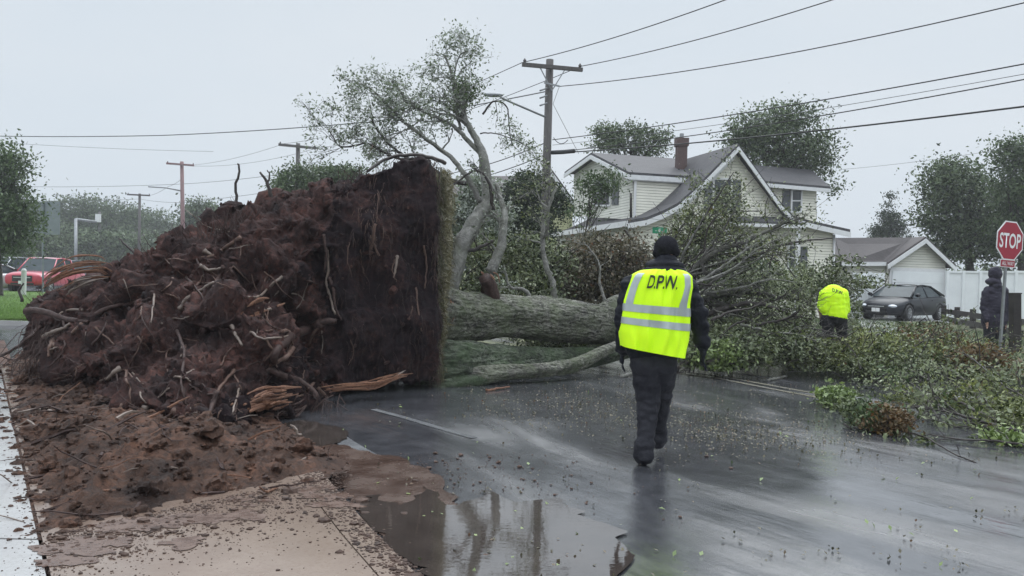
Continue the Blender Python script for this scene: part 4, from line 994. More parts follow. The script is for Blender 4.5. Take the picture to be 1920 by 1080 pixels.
# litter on mound: root scraps
mb = MB(); mbp = MB(); mbo = MB()
for k in range(330):
    x, y, z = vv[rr.randrange(len(vv))]; a = rr.uniform(0, math.pi * 2); ln = rr.uniform(.08, .45); d = Vector((math.cos(a), math.sin(a) * .6, rr.uniform(-.1, .35))).normalized()
    q = [Vector((x, y, z + .01))]
    for s in range(4):
        d = (d + Vector((rr.gauss(0, .3), rr.gauss(0, .3), rr.gauss(-.03, .2)))).normalized(); q.append(q[-1] + d * ln / 4)
    r = rr.choice([.004, .006, .009, .014]); (rr.choice([mb, mb, mb, mbp, mbo])).tube(q, [r, r, r * .9, r * .7, r * .4], 5)
tag(mb.build('root_scraps', ROOTD), 'dark broken root scraps strewn over the soil', kind='stuff')
tag(mbp.build('pale_root_scraps', ROOTP), 'pale broken root scraps strewn over the soil', kind='stuff')
tag(mbo.build('orange_root_scraps', ROOTO), 'orange splinters strewn over the soil', kind='stuff')

# leaf litter over the road
mb = MB()
for k in range(1500):   # grit washed along the kerb and its joint
    i = rr.randrange(5, len(edge) - 2); t = rr.random(); q_ = edge[i].lerp(edge[i + 1], t); w_ = abs(rr.gauss(0, .09)); q_ = q_ + (inner[i] - edge[i]).normalized() * (w_ - .0)
    r = .0022 * math.exp(abs(rr.gauss(0, .7))); mb.ico((q_.x, q_.y, KZ + r * .3), r, rr, sub=1, sq=(1.4, 1.1, .6), jit=.3)
    q_ = edge[i].lerp(edge[i + 1], t) - (inner[i] - edge[i]).normalized() * abs(rr.gauss(.02, .07)); mb.ico((q_.x, q_.y, .006 + r * .3), r * 1.3, rr, sub=1, sq=(1.4, 1.1, .6), jit=.3)
tag(mb.build('kerb_grit', CRUMB), 'dark grit washed along the kerb edge', kind='stuff')
C = []; rn = np.random.default_rng(5)
for k in range(3400):
    u = rn.random()
    if u < .40: px, py = rn.uniform(860, 1920), 690 + abs(rn.normal(0, 45))
    elif u < .62: px, py = rn.normal(1090, 130), rn.normal(765, 22)
    elif u < .80: px, py = rn.normal(1400, 110), rn.normal(810, 22) + 0
    else:
        px, py = rn.uniform(700, 1920), rn.uniform(720, 1080)
        if noise.noise(Vector((px * .006, py * .016, 1))) < .12: continue
    if py < 690 or py > 1100: continue
    p = G(px, py, .012); C.append((p.x, p.y, .012 + rn.uniform(0, .008)))
for k in range(800):
    px = rn.normal(1330 + 0, 170); py = 800 + (px - 1330) * .12 + rn.normal(0, 22)
    if py > 700: p = G(px, py, .012); C.append((p.x, p.y, .012))
ll = put_leaves('leaf_litter', C, .026, 77, LEAF_B, None, up=3.0, aspect=.6); tag(ll, 'small wet leaves scattered over the asphalt', kind='stuff')
C = []
for k in range(60):
    px, py = rn.uniform(640, 1900), rn.uniform(730, 1075); p = G(px, py, .014); C.append((p.x, p.y, .014))
tag(put_leaves('pale_leaf_litter', C, .035, 78, LEAF_BR, None, up=3.0, aspect=.6), 'few bright leaves dotted over the wet street', kind='stuff')

# ------------------------------------------------------------------ people
def capsule_mesh(prims):
    mb = MB()
    for pr in prims:
        if pr[0] == 'c':
            _, a, b, ra, rb_, z = pr; a = Vector(a); b = Vector(b); d = b - a; L_ = d.length; d = d / L_ if L_ > 1e-6 else Vector((0, 0, 1))
            q = []; rs = []
            for k in range(5): t = math.pi / 2 * k / 5; q.append(a - d * ra * math.cos(t)); rs.append(max(1e-3, ra * math.sin(t)))
            for k in range(9): t = k / 8; q.append(a.lerp(b, t)); rs.append(ra + (rb_ - ra) * t)
            for k in range(1, 6): t = math.pi / 2 * k / 5; q.append(b + d * rb_ * math.sin(t)); rs.append(max(1e-3, rb_ * math.cos(t)))
            mb.tube(q, rs, 14)
        else:
            _, c, s, z = pr; bm = bmesh.new(); bmesh.ops.create_uvsphere(bm, u_segments=18, v_segments=12, radius=1); base = len(mb.v)
            for v in bm.verts: mb.v.append((c[0] + v.co.x * s[0], c[1] + v.co.y * s[1], c[2] + v.co.z * s[2]))
            for f in bm.faces: mb.f.append(tuple(base + v.index for v in f.verts)); mb.m.append(0)
            bm.free()
    return mb.mesh('tmp')
def body(name, prims, voxel, mats, parent, fold=.0, smooth=5):
    me = remesh(capsule_mesh(prims), voxel, smooth)
    n = len(me.vertices); v = np.empty(n * 3); me.vertices.foreach_get('co', v); v = v.reshape(-1, 3)
    if fold:
        nr = np.array([x.normal[:] for x in me.vertices])
        a = np.array([noise.noise(Vector((x * 7, y * 7, z * 15))) + .6 * noise.noise(Vector((x * 16, y * 16, z * 26))) for x, y, z in v])
        v = v + nr * a[:, None] * fold; me.vertices.foreach_set('co', v.ravel()); me.update()
    pc = np.empty(len(me.polygons) * 3); me.polygons.foreach_get('center', pc); pc = pc.reshape(-1, 3)
    best = np.full(len(pc), 1e9); zi = np.zeros(len(pc), dtype=np.int32)
    for pr in prims:
        if pr[0] == 'c':
            a, b = np.array(pr[1]), np.array(pr[2]); ab = b - a; t = np.clip(((pc - a) @ ab) / max(ab @ ab, 1e-9), 0, 1)
            d = np.linalg.norm(pc - a - t[:, None] * ab, axis=1) - (pr[3] + (pr[4] - pr[3]) * t)
        else:
            d = (np.linalg.norm((pc - np.array(pr[1])) / np.array(pr[2]), axis=1) - 1) * min(pr[2])
        m = d < best; best[m] = d[m]; zi[m] = pr[-1]
    me.polygons.foreach_set('material_index', zi)
    return put(name, me, mats, parent, smooth=True)
def hand(wrist, dirv, side, s=1.0, zone=3, curl=.5):
    """palm and five bent fingers; dirv down the hand, side = unit vector towards the thumb"""
    d = Vector(dirv).normalized(); t = Vector(side).normalized(); n = d.cross(t).normalized(); w = Vector(wrist); pr = []
    palm = w + d * .05 * s
    for k in (-1, 0, 1): pr.append(('c', w + t * .016 * k * s, w + d * .085 * s + t * .026 * k * s, .017 * s, .015 * s, zone))
    for k, (l, o) in enumerate(((.072, .032), (.082, .011), (.076, -.011), (.058, -.031))):
        b = w + d * .088 * s + t * o * s; j1 = b + (d + n * curl * .4).normalized() * l * .5 * s; j2 = j1 + (d * (1 - curl * .5) + n * curl).normalized() * l * .5 * s
        pr.append(('c', b, j1, .0098 * s, .009 * s, zone)); pr.append(('c', j1, j2, .009 * s, .0078 * s, zone))
    b = w + d * .03 * s + t * .028 * s; j1 = b + (d * .7 + t * .6 + n * .2).normalized() * .04 * s; j2 = j1 + (d * .95 + t * .15 + n * .3).normalized() * .03 * s
    pr += [('c', b, j1, .013 * s, .011 * s, zone), ('c', j1, j2, .011 * s, .009 * s, zone)]
    return pr

YM = G(1212, 871).y                      # where the walking worker stands
mpp = pxm(YM)
Q = lambda x, y, dy=0.0: P(x, y, YM + dy)
man = thing('person', 'worker walking away in a yellow vest marked D.P.W. over a black jacket', 'person', G(1215, 871))
px_ = lambda n: n * mpp
pr = []
# torso, neck, head (zones: 0 jacket 1 trousers 2 boot 3 glove 4 skin 5 knit)
pr += [('e', Q(1226, 640), (px_(58), .145, px_(52)), 0), ('e', Q(1230, 585), (px_(54), .125, px_(60)), 0), ('e', Q(1236, 545), (px_(56), .115, px_(40)), 0)]
pr += [('c', Q(1193, 533), Q(1279, 533), px_(22), px_(22), 0), ('c', Q(1222, 600), Q(1238, 535), px_(32), px_(28), 0)]
pr += [('c', Q(1246, 512), Q(1249, 490), px_(24), px_(19), 0), ('e', Q(1248, 500, .0), (px_(36), .13, px_(16)), 0), ('e', Q(1247, 514), (px_(45), .14, px_(14)), 0)]
pr += [('e', Q(1249, 474, .015), (px_(19), .098, px_(27)), 4), ('e', Q(1249, 478, .05), (px_(15), .07, px_(20)), 4), ('c', Q(1249, 476, .10), Q(1249, 482, .128), .012, .016, 4),
       ('e', Q(1230, 477, .02), (.012, .022, .032), 4), ('e', Q(1268, 477, .02), (.012, .022, .032), 4), ('e', Q(1249, 493, .10), (.03, .022, .012), 4)]
# arms
pr += [('c', Q(1186, 535), Q(1170, 600, -.02), px_(21), px_(19), 0), ('c', Q(1170, 600, -.02), Q(1169, 655, .12), px_(18), px_(14), 0)]
pr += [('c', Q(1286, 537), Q(1309, 592, -.02), px_(21), px_(19), 0), ('c', Q(1309, 592, -.02), Q(1317, 645, .03), px_(18), px_(14), 0)]
pr += hand(Q(1168, 658, .14), (0, .25, -1), (0, 1, 0), 1.2); pr += hand(Q(1318, 650, .035), (.02, .1, -1), (0, 1, 0), 1.2)
# hips and legs: left leg bears, right leg a step ahead
pr += [('e', Q(1226, 672), (px_(45), .13, px_(26)), 1), ('c', Q(1210, 680), Q(1216, 752, .03), px_(29), px_(22), 1), ('c', Q(1216, 752, .03), Q(1209, 835, -.02), px_(22), px_(15.5), 1),
       ('c', Q(1208, 832, -.02), Q(1207, 852, -.02), px_(19), px_(20.5), 1)]
pr += [('c', Q(1243, 682), Q(1240, 745, .15), px_(28), px_(20), 1), ('c', Q(1240, 745, .15), Q(1236, 815, .27), px_(19), px_(13), 1), ('c', Q(1236, 812, .27), Q(1235, 828, .28), px_(15.5), px_(15.5), 1)]
pr += [('c', Q(1204, 862, -.03), Q(1206, 862, .17), px_(10), px_(8.5), 2), ('e', Q(1208, 858, .0), (px_(13), .07, px_(12)), 2), ('c', Q(1204, 852, -.03), Q(1205, 862, -.03), px_(13), px_(11), 2)]
pr += [('c', Q(1235, 828, .26), Q(1240, 836, .46), px_(10), px_(8), 2), ('c', Q(1235, 820, .26), Q(1236, 830, .27), px_(12), px_(11), 2)]
body('body', pr, .0085, [JACK, TROU, BOOT, GLOVE, SKIN, KNIT], man, fold=.017, smooth=4)
# knit cap and collar
body('knit_cap', [('e', Q(1249, 464, .005), (px_(23), .115, px_(23)), 0), ('c', Q(1233, 474, -.02), Q(1265, 474, -.02), px_(10), px_(10), 0)], .010, [KNIT], man, fold=.003)
body('raised_collar', [('e', Q(1249, 487, -.005), (px_(22), .112, px_(13)), 0), ('e', Q(1249, 496, -.015), (px_(31), .128, px_(11)), 0), ('e', Q(1247, 507, -.02), (px_(40), .14, px_(10)), 0)], .010, [JACK], man, fold=.006)
# vest: a shell; surface(u, v): u across (-1..1 back, beyond = front), v 0 top .. 1 hem
vl = [(0.0, 1222, 1262, 504), (.06, 1200, 1281, 507), (.12, 1184, 1294, 516), (.22, 1176, 1296, 535), (.40, 1168, 1289, 566), (.60, 1163, 1287, 598), (.80, 1160, 1287, 628), (1.0, 1163, 1280, 658)]
def vrow(v):
    a = np.array(vl); return [float(np.interp(v, a[:, 0], a[:, i])) for i in (1, 2, 3)]
def vsurf(th, v, off=0.0):
    xl, xr, y = vrow(v); cx, hw = (xl + xr) / 2, (xr - xl) / 2
    c, s = math.cos(th), math.sin(th); e = .62
    ux = math.copysign(abs(s) ** e, s); uy = math.copysign(abs(c) ** e, c)       # th = 0 is the back, towards the camera
    dep = .205 + .03 * v if v > .12 else .13 + .625 * v
    tilt = (ux * 11 - 0) * v * (1 if c > -.2 else .3)
    yy = y + tilt + (4 if v < .15 else 0) * abs(ux) * 0
    fold = .018 * noise.noise(Vector((ux * 2.2, v * 1.4, 3 + uy))) * min(1, v * 2.5) + .012 * noise.noise(Vector((ux * 5, v * 3.0, 8 + uy)))
    p = Q(cx + ux * (hw + px_(0) + off / mpp), yy, 0); p.y = YM - uy * (dep + off + fold * 2.2) + .0
    p.x += fold; return p
def shell(name, ths, vs, off, mat, thick=.0, closed=False):
    mb = MB(); n = len(ths)
    for v in vs:
        for t in ths: mb.v.append(tuple(vsurf(t, v, off)))
    for j in range(len(vs) - 1):
        for i in range(n if closed else n - 1):
            k = (i + 1) % n; mb.f.append((j * n + i, j * n + k, (j + 1) * n + k, (j + 1) * n + i)); mb.m.append(0)
    return mb.build(name, mat, man, smooth=True)
def uth(ux): return math.asin(max(-1, min(1, math.copysign(abs(ux) ** (1 / .62), ux))))
uu = [-1 + 2 * k / 60 for k in range(61)]
th_full = [uth(u) for u in uu] + [math.pi - uth(u) for u in uu[::-1]][1:-1]
shell('vest', th_full, [k / 40 for k in range(41)], 0, VEST, closed=True)
band = [-1.95, -1.8, -1.7] + [uth(u) for u in uu] + [1.7, 1.8, 1.95]
shell('reflective_band', band, [.44 + .09 * k / 4 for k in range(5)], .004, REFL)
shell('reflective_band', band, [.605 + .085 * k / 4 for k in range(5)], .004, REFL)
for a, b in ((-.93, -.72), (.60, .80)):
    shell('reflective_brace', [uth(a + (b - a) * k / 5) for k in range(6)], [.10 + .34 * k / 12 for k in range(13)], .0045, REFL)
def textmesh(s, size, bold=.0):
    cu = bpy.data.curves.new('t', 'FONT'); cu.body = s; cu.size = size; cu.align_x = 'CENTER'; cu.align_y = 'CENTER'; cu.offset = bold; cu.resolution_u = 3
    o = bpy.data.objects.new('t', cu); COL.objects.link(o); dg = bpy.context.evaluated_depsgraph_get(); dg.update()
    me = bpy.data.meshes.new_from_object(o.evaluated_get(dg)); bpy.data.objects.remove(o); return me
tm = textmesh('D.P.W.', 1.0, .02)
bm = bmesh.new(); bm.from_mesh(tm); bmesh.ops.triangulate(bm, faces=bm.faces)
for _ in range(3): bmesh.ops.subdivide_edges(bm, edges=[e for e in bm.edges if e.calc_length() > .12], cuts=1); bmesh.ops.triangulate(bm, faces=bm.faces)
xs = [v.co.x for v in bm.verts]; ys = [v.co.y for v in bm.verts]; wx = max(xs) - min(xs); cx = (max(xs) + min(xs)) / 2; hy = max(ys) - min(ys); cy = (max(ys) + min(ys)) / 2
for v in bm.verts:
    ux = -.06 + (v.co.x - cx) / wx * .88 ; vv_ = .19 - (v.co.y - cy) / hy * .135
    v.co = vsurf(uth(ux), vv_, .010)
bm.to_mesh(tm); bm.free(); put('vest_lettering', tm, INK, man)

# bending worker
Y2 = 17.0; m2 = pxm(Y2); q2 = lambda x, y, dy=0.0: P(x, y, Y2 + dy); s2 = lambda n: n * m2
w2 = thing('person', 'worker bent over the branches in a bright yellow green D.P.W. shirt', 'person', G(1565, 665))
pr = [('e', q2(1565, 569), (s2(25), .19, s2(25)), 0), ('c', q2(1566, 590), q2(1562, 556, .05), s2(22), s2(23), 0), ('c', q2(1550, 556, .1), q2(1577, 558, .12), s2(11), s2(12), 0),
      ('c', q2(1545, 550, .1), q2(1538, 574, .2), s2(8), s2(6.5), 0), ('c', q2(1584, 556, .12), q2(1588, 582, .25), s2(8), s2(6.5), 0),
      ('c', q2(1538, 574, .2), q2(1540, 596, .38), s2(5), s2(3.6), 4), ('c', q2(1588, 582, .25), q2(1580, 598, .42), s2(5), s2(3.6), 4),
      ('c', q2(1562, 552, .15), q2(1560, 560, .38), s2(6), s2(6), 4), ('e', q2(1559, 564, .45), (.085, .11, .10), 4), ('c', q2(1559, 572, .53), q2(1559, 576, .56), .014, .014, 4),
      ('e', q2(1563, 556, .08), (s2(25), .20, s2(22)), 0), ('c', q2(1548, 578), q2(1579, 581), s2(12), s2(12), 0), ('c', q2(1547, 552), q2(1549, 578), s2(11), s2(12), 0), ('c', q2(1579, 552), q2(1578, 580), s2(12), s2(12), 0), ('c', q2(1551, 598), q2(1577, 600), s2(12), s2(12), 1), ('c', q2(1553, 608), q2(1552, 632, .05), s2(12), s2(9), 1), ('c', q2(1552, 632, .05), q2(1549, 660), s2(8.5), s2(6), 1),
      ('c', q2(1577, 608), q2(1580, 632, .05), s2(12), s2(9), 1), ('c', q2(1580, 632, .05), q2(1584, 658), s2(8.5), s2(6), 1),
      ('c', q2(1549, 663, 0), q2(1549, 664, .18), .05, .04, 2), ('c', q2(1584, 661, 0), q2(1585, 662, .18), .05, .04, 2)]
pr += hand(q2(1540, 598, .40), (.1, .5, -1), (1, 0, 0), zone=3) + hand(q2(1580, 600, .44), (-.1, .5, -1), (-1, 0, 0), zone=3)
body('body', pr, .012, [VEST, TROU, BOOT, GLOVE, SKIN, KNIT], w2, fold=.007, smooth=5)
w2m = w2.children[0].data
for p in w2m.polygons:
    if p.material_index in (0, 1):
        c = p.center; hem = q2(1537, 589).z + (c.x - q2(1537, 589).x) / (q2(1583, 597).x - q2(1537, 589).x) * (q2(1583, 597).z - q2(1537, 589).z)
        p.material_index = 0 if c.z > hem else 1
body('cap', [('e', q2(1559, 560, .46), (.095, .115, .085), 0)], .014, [KNIT], w2)
tm = textmesh('D.P.W.', 1.0, .03); n_ = len(tm.vertices)
xs = [v.co.x for v in tm.vertices]; wx = max(xs) - min(xs); cxx = (max(xs) + min(xs)) / 2
bv = BVHTree.FromObject(w2.children[0], bpy.context.evaluated_depsgraph_get()) if False else None
bo = w2.children[0].data; BV2 = BVHTree.FromPolygons([v.co.copy() for v in bo.vertices], [tuple(p.vertices) for p in bo.polygons])
for v in tm.vertices:
    ux = (v.co.x - cxx) / wx; yy = v.co.y
    pxx = 1571 + ux * 21; pyy = 547 + ux * 7 - yy * 9
    d = ray(pxx, pyy).normalized(); h = BV2.ray_cast(Vector((0, 0, H)), d)
    v.co = (h[0] - d * .012) if h[0] is not None else P(pxx, pyy, Y2 - .1)
put('shirt_lettering', tm, INK, w2)

# hooded bystander
Y3 = 18.0; m3 = pxm(Y3); q3 = lambda x, y, dy=0.0: P(x, y, Y3 + dy); s3 = lambda n: n * m3
w3 = thing('person', 'bystander in a long dark hooded coat standing behind the stop sign post', 'person', P(1863, 655, Y3))
zb = .12
pr = [('e', q3(1866, 575), (s3(23), .16, s3(42)), 0), ('c', q3(1854, 546), q3(1880, 546), s3(10), s3(10), 0), ('e', q3(1865, 600), (s3(25), .17, s3(28)), 0), ('c', q3(1866, 535), q3(1867, 525), s3(11), s3(9), 0),
      ('e', q3(1869, 515, .02), (s3(9), .10, s3(12)), 4), ('c', q3(1877, 516, .05), q3(1879, 518, .05), .012, .012, 4),
      ('c', q3(1850, 550), q3(1845, 578), s3(8.5), s3(7.5), 0), ('c', q3(1845, 578), q3(1850, 600, -.1), s3(7), s3(5.5), 0), ('c', q3(1883, 550), q3(1887, 578), s3(8.5), s3(7.5), 0), ('c', q3(1887, 578), q3(1884, 602, -.05), s3(7), s3(5.5), 0),
      ('c', q3(1856, 610), q3(1853, 652), s3(11), s3(8), 1), ('c', q3(1874, 610), q3(1875, 652), s3(11), s3(8), 1), ('c', q3(1853, 660), q3(1852, 662, -.15), .055, .045, 2), ('c', q3(1875, 660), q3(1877, 662, -.15), .055, .045, 2)]
pr += hand(q3(1850, 603, -.11), (.1, -.2, -1), (0, -1, 0), zone=4) + hand(q3(1884, 605, -.06), (0, -.2, -1), (0, -1, 0), zone=4)
body('body', pr, .013, [COAT, TROU, BOOT, GLOVE, SKIN, KNIT], w3, fold=.012)
body('hood', [('e', q3(1866, 513, .0), (s3(12.5), .135, s3(14)), 0), ('e', q3(1862, 528, .0), (s3(14), .13, s3(8)), 0)], .014, [COAT], w3, fold=.008)

# ------------------------------------------------------------------ signs
def txt_on(name, s, origin, ex, ez, wdt, hgt, mat, parent, off, bold=.02):
    tm = textmesh(s, 1.0, bold); xs = [v.co.x for v in tm.vertices]; ys = [v.co.y for v in tm.vertices]
    wx = max(xs) - min(xs); cx = (max(xs) + min(xs)) / 2; hy = max(ys) - min(ys); cy = (max(ys) + min(ys)) / 2
    for v in tm.vertices: v.co = origin + ex * ((v.co.x - cx) / wx * wdt) + ez * ((v.co.y - cy) / hy * hgt) + off
    return put(name, tm, mat, parent)
YS = 15.4
base = P(1874, 668, YS); top = P(1892, 410, YS); ax = (top - base).normalized()
st_ = thing('stop_sign', 'red octagonal stop sign on a leaning post at the right corner', 'stop sign', base)
mb = MB(); mb.bar(base - ax * .15, P(1889.5, 440, YS), .055, .035); mb.build('post', METAL, st_)
ex = Vector((math.cos(rad(23)), math.sin(rad(23)), 0)); ex = (ex - ax * ex.dot(ax)).normalized(); fn = ex.cross(ax).normalized()
if fn.y > 0: fn = -fn
cs = P(1890.5, 451.5, YS) + fn * .035
def octo(r, o): return [cs + o + (ex * math.cos(rad(22.5 + 45 * k)) + ax * math.sin(rad(22.5 + 45 * k))) * r for k in range(8)]
mb = MB(); mb.prism(octo(.405, fn * 0), fn * -.006); mb.build('sign_plate', SWHITE, st_)
mb = MB(); mb.poly(octo(.378, fn * .003)); mb.build('red_face', RED, st_)
exr = ex if ex.dot(Vector((1, 0, 0))) > 0 else -ex
txt_on('stop_lettering', 'STOP', cs, exr, ax, .60, .29, SWHITE, st_, fn * .007, .018)
pc = P(1886, 494, YS) + fn * .035
mb = MB(); mb.prism([pc - ex * .21 - ax * .075, pc + ex * .21 - ax * .075, pc + ex * .21 + ax * .075, pc - ex * .21 + ax * .075], fn * -.005); mb.build('small_plate', SWHITE, st_)
mb = MB(); mb.poly([pc + fn * .003 + ex * a * .198 + ax * b * .063 for a, b in ((-1, -1), (1, -1), (1, 1), (-1, 1))]); mb.build('small_plate_face', RED, st_)
txt_on('plate_lettering', 'ALL WAY', pc, exr, ax, .33, .075, SWHITE, st_, fn * .007, .01)
# street name sign
YN = 25.0; nb = P(1236, 640, YN); nb.z = .1; nt_ = P(1236, 424, YN)
sn = thing('street_name_sign', 'green street name blades on a post above the walking worker', 'street sign', nb)
mb = MB(); mb.tube([nb, Vector((nb.x, nb.y, nt_.z - .15))], .03, 8); mb.build('post', METAL, sn)
ex = Vector((math.cos(rad(10)), math.sin(rad(10)), 0)); c1 = P(1237, 432, YN); fn = Vector((ex.y, -ex.x, 0))
mb = MB(); mb.prism([c1 + ex * a * .235 + Vector((0, 0, b * .10)) for a, b in ((-1, -1), (1, -1), (1, 1), (-1, 1))], fn * -.012); mb.build('name_blade', GREEN, sn)
txt_on('blade_lettering', 'PINE ST', c1, ex, Vector((0, 0, 1)), .34, .085, SWHITE, sn, fn * .006, .01) if False else txt_on('blade_lettering', '- E -', c1, ex, Vector((0, 0, 1)), .30, .10, SWHITE, sn, fn * .006, .01)
ex2 = Vector((math.cos(rad(70)), math.sin(rad(70)), 0)); c2 = P(1236, 445, YN); 
mb = MB(); mb.prism([c2 + ex2 * a * .23 + Vector((0, 0, b * .10)) for a, b in ((-1, -1), (1, -1), (1, 1), (-1, 1))], Vector((ex2.y, -ex2.x, 0)) * .012); mb.build('name_blade', GREEN, sn)
# far sign seen from its back
YB = 40.0; sb = P(80, 600, YB); sb.z = .0
fs = thing('sign_back', 'large square sign seen from its grey back in front of the red pickup', 'sign', sb)
mb = MB(); mb.bar(sb, P(81, 380, YB) - Vector((0, .06, 0)), .12, .08); mb.build('post', SIGNB, fs)
a, b, c, d = P(50, 440, YB), P(111, 440, YB), P(112, 378, YB), P(50, 379, YB); mb = MB(); mb.prism([a, b, c, d], (0, .05, 0)); mb.build('sign_plate', SIGNB, fs)

# ------------------------------------------------------------------ poles and wires
def tubeobj(name, pts, r, mat, parent=None, n=8):
    mb = MB(); mb.tube(pts, r, n); return mb.build(name, mat, parent, smooth=True)
def pole(label, top, bot, Y, r, arm=None, mat=WOODP, name='utility_pole', lamp=None, extra=None, group=None):
    t = P(*top, Y); b = P(*bot, Y); b = t + (b - t) * ((t.z + .3) / (t.z - b.z)) if True else b
    th = thing(name, label, 'utility pole', (b.x, b.y, 0), group=group)
    tubeobj('pole_shaft', [t, t.lerp(b, .5), b], [r * .8, r * .92, r], mat, th, 12)
    if arm:
        a1, a2, dy = arm; A, B = P(a1[0], a1[1], Y - dy), P(a2[0], a2[1], Y + dy)
        mb = MB(); mb.bar(A, B, .10 if Y < 40 else .14, .12 if Y < 40 else .16); o = mb.build('crossarm', mat, th); o.location.y -= r + .05
        for f in (.04, .96):
            p = A.lerp(B, f); mb = MB(); mb.tube([p + Vector((0, -r, .05)), p + Vector((0, -r, .12)), p + Vector((0, -r, .15)), p + Vector((0, -r, .21))], [.02, .05, .055, .02], 8); mb.build('insulator', CERAM, th)
        if Y < 40:
            m_ = A.lerp(B, .5)
            for f in (.3, .7):
                mb = MB(); mb.bar(A.lerp(B, f) + Vector((0, -r - .03, -.06)), m_ + Vector((0, -r - .03, -.75)), .03, .03); mb.build('arm_brace', METAL, th)
    return th
MP = pole('tall wooden utility pole with crossarm and street lamp arm beside the cream house', (1031, 112), (1020, 480), 26, .155, ((979, 124), (1091, 134), .25))
# street lamp arm to the left
lp = [P(1022, 219, 25.8), P(985, 203, 25.2), P(955, 190, 24.8), P(938, 182, 24.5)]
tubeobj('lamp_arm', catmull(lp, 4), .035, METAL, MP, 6)
mb = MB(); c = P(925, 178, 24.3); mb.ico(c, 1, random.Random(1), sub=2, sq=(.32, .13, .07), jit=0); mb.build('lamp_head', METAL, MP, smooth=True)
tubeobj('cable_clamp', [P(1035, 286, 25.8), P(1056, 285, 25.4), P(1077, 283, 25.1)], .07, PLAST, MP, 8)
for k in range(3): tubeobj('bracket', [P(1026, 165 + k * 14, 25.8), P(1012, 170 + k * 14, 25.7)], .03, METAL, MP, 5)
mb = MB(); mb.bar(P(1020, 155, 25.75), P(1050, 162, 25.75), .04, .05); mb.build('side_bracket', METAL, MP)
P2 = pole('utility pole with crossarm rising behind the root ball near a green tree', (559, 269), (557, 480), 53, .17, ((524, 272), (594, 279), .2))
P3 = pole('reddish utility pole standing tallest over the far left junction', (341, 303), (344, 520), 70, .19, ((314, 307), (366, 311), .2), mat=WOODR)
tubeobj('lamp_arm', [P(340, 358, 70), P(310, 352, 69), P(278, 350, 68)], .06, METAL, P3, 6)
P4 = pole('dark utility pole with a short crossarm far down the left street', (262, 363), (260, 520), 88, .17, ((240, 365), (283, 367), .2))
P5 = pole('thin pole holding a pale transformer far at the left', (187, 397), (186, 520), 100, .19)
mb = MB(); c = P(184, 409, 99.5); mb.tube([c + Vector((0, 0, -.5)), c + Vector((0, 0, .5))], .35, 10); mb.build('transformer', SWHITE, P5)
sp = thing('signal_pole', 'metal signal pole with a horizontal mast arm far at the left', 'signal pole', P(143, 560, 60))
tubeobj('pole_shaft', [P(142, 410, 60), P(142, 545, 60)], .12, METAL, sp, 8); tubeobj('mast_arm', [P(142, 411, 60), P(180, 416, 62)], .10, METAL, sp, 8)

def wire(label, pts, r, mat=WIRE, sag=0.0, group='overhead wires'):
    q = [P(*p) for p in pts]; out = []
    for a, b in zip(q[:-1], q[1:]):
        n = 14
        for i in range(n):
            t = i / n; p = a.lerp(b, t); p.z -= sag * 4 * t * (1 - t); out.append(p)
    out.append(q[-1]); o = tubeobj('power_line', out, r, mat, None, 5); tag(o, label, 'overhead wire', group); return o
wire('topmost wire from the left end of the main pole crossarm to the upper right', [(980, 117, 26), (1370, -4, 19), (1500, -50, 17)], .014, sag=.10)
wire('second wire from the right end of the main pole crossarm to the upper right', [(1090, 124, 26), (1575, -5, 18.5), (1700, -45, 17)], .014, sag=.12)
wire('wire from the side bracket of the main pole up to the right edge', [(1048, 162, 26), (1925, 4, 16)], .014, sag=.22)
wire('uppermost of the four cables running right over the house roof', [(1036, 262, 26), (1925, 119, 15)], .014, sag=.10)
wire('thin grey cable just below the uppermost one over the house', [(1036, 272, 26), (1925, 138, 15)], .007, WIREG, sag=.12)
wire('third of the four cables running right over the house roof', [(1077, 281, 25.2), (1925, 148, 15)], .013, sag=.12)
wire('thickest and lowest cable crossing in front of the house gable', [(1036, 287, 26), (1925, 199, 14.5)], .019, sag=.10)
wire('wire from the main pole crossarm down to the left pole, upper one', [(980, 117, 26), (526, 270, 53)], .013, sag=.5)
wire('wire from the main pole crossarm down to the left pole, lower one', [(1090, 124, 26), (593, 277, 53)], .013, sag=.5)
wire('upper cable leaving the main pole to the left behind the limbs', [(1022, 268, 26), (860, 322, 34), (700, 350, 45)], .018, sag=.1)
wire('lower cable leaving the main pole to the left behind the limbs', [(1022, 290, 26), (860, 342, 34), (700, 362, 45)], .018, sag=.1)
wire('long dark wire crossing the sky at the left', [(-60, 254, 38), (300, 254, 34), (690, 229, 29), (1022, 172, 26)], .020, WIREG, sag=.05)
wire('short guy wire slanting down right from the main pole', [(1037, 195, 26), (1085, 288, 27)], .008, WIREG)
wire('bent drop wire beside the top of the main pole', [(1048, 164, 26), (1037, 195, 26)], .008, WIREG)
wire('looped service cable at the main pole above the roof', [(1038, 258, 26), (1065, 262, 25.8)], .012, sag=.16)
wire('faint upper wire in the left sky', [(0, 267, 60), (400, 284, 60)], .013, WIREG, sag=.1)
wire('faint wire reaching the reddish pole from the left', [(55, 350, 75), (341, 345, 70), (560, 322, 53)], .018, WIREG, sag=.1)
wire('faint lower wire above the far trees', [(55, 377, 95), (262, 373, 88), (341, 380, 70), (600, 345, 60)], .018, WIREG, sag=.1)
wire('faint wire from the reddish pole crossarm up right', [(365, 309, 70), (525, 272, 53)], .013, WIREG, sag=.2)
wire('second faint wire from the reddish pole up right', [(316, 307, 70), (594, 278, 53)], .013, WIREG, sag=.6)
wire('wire from the dark far pole to the reddish pole', [(283, 366, 88), (315, 350, 78), (341, 335, 70)], .018, WIREG, sag=.1)
wire('faint wire at the right sky beyond the tree', [(1575, 318, 40), (1925, 272, 34)], .008, WIREG, sag=.1)

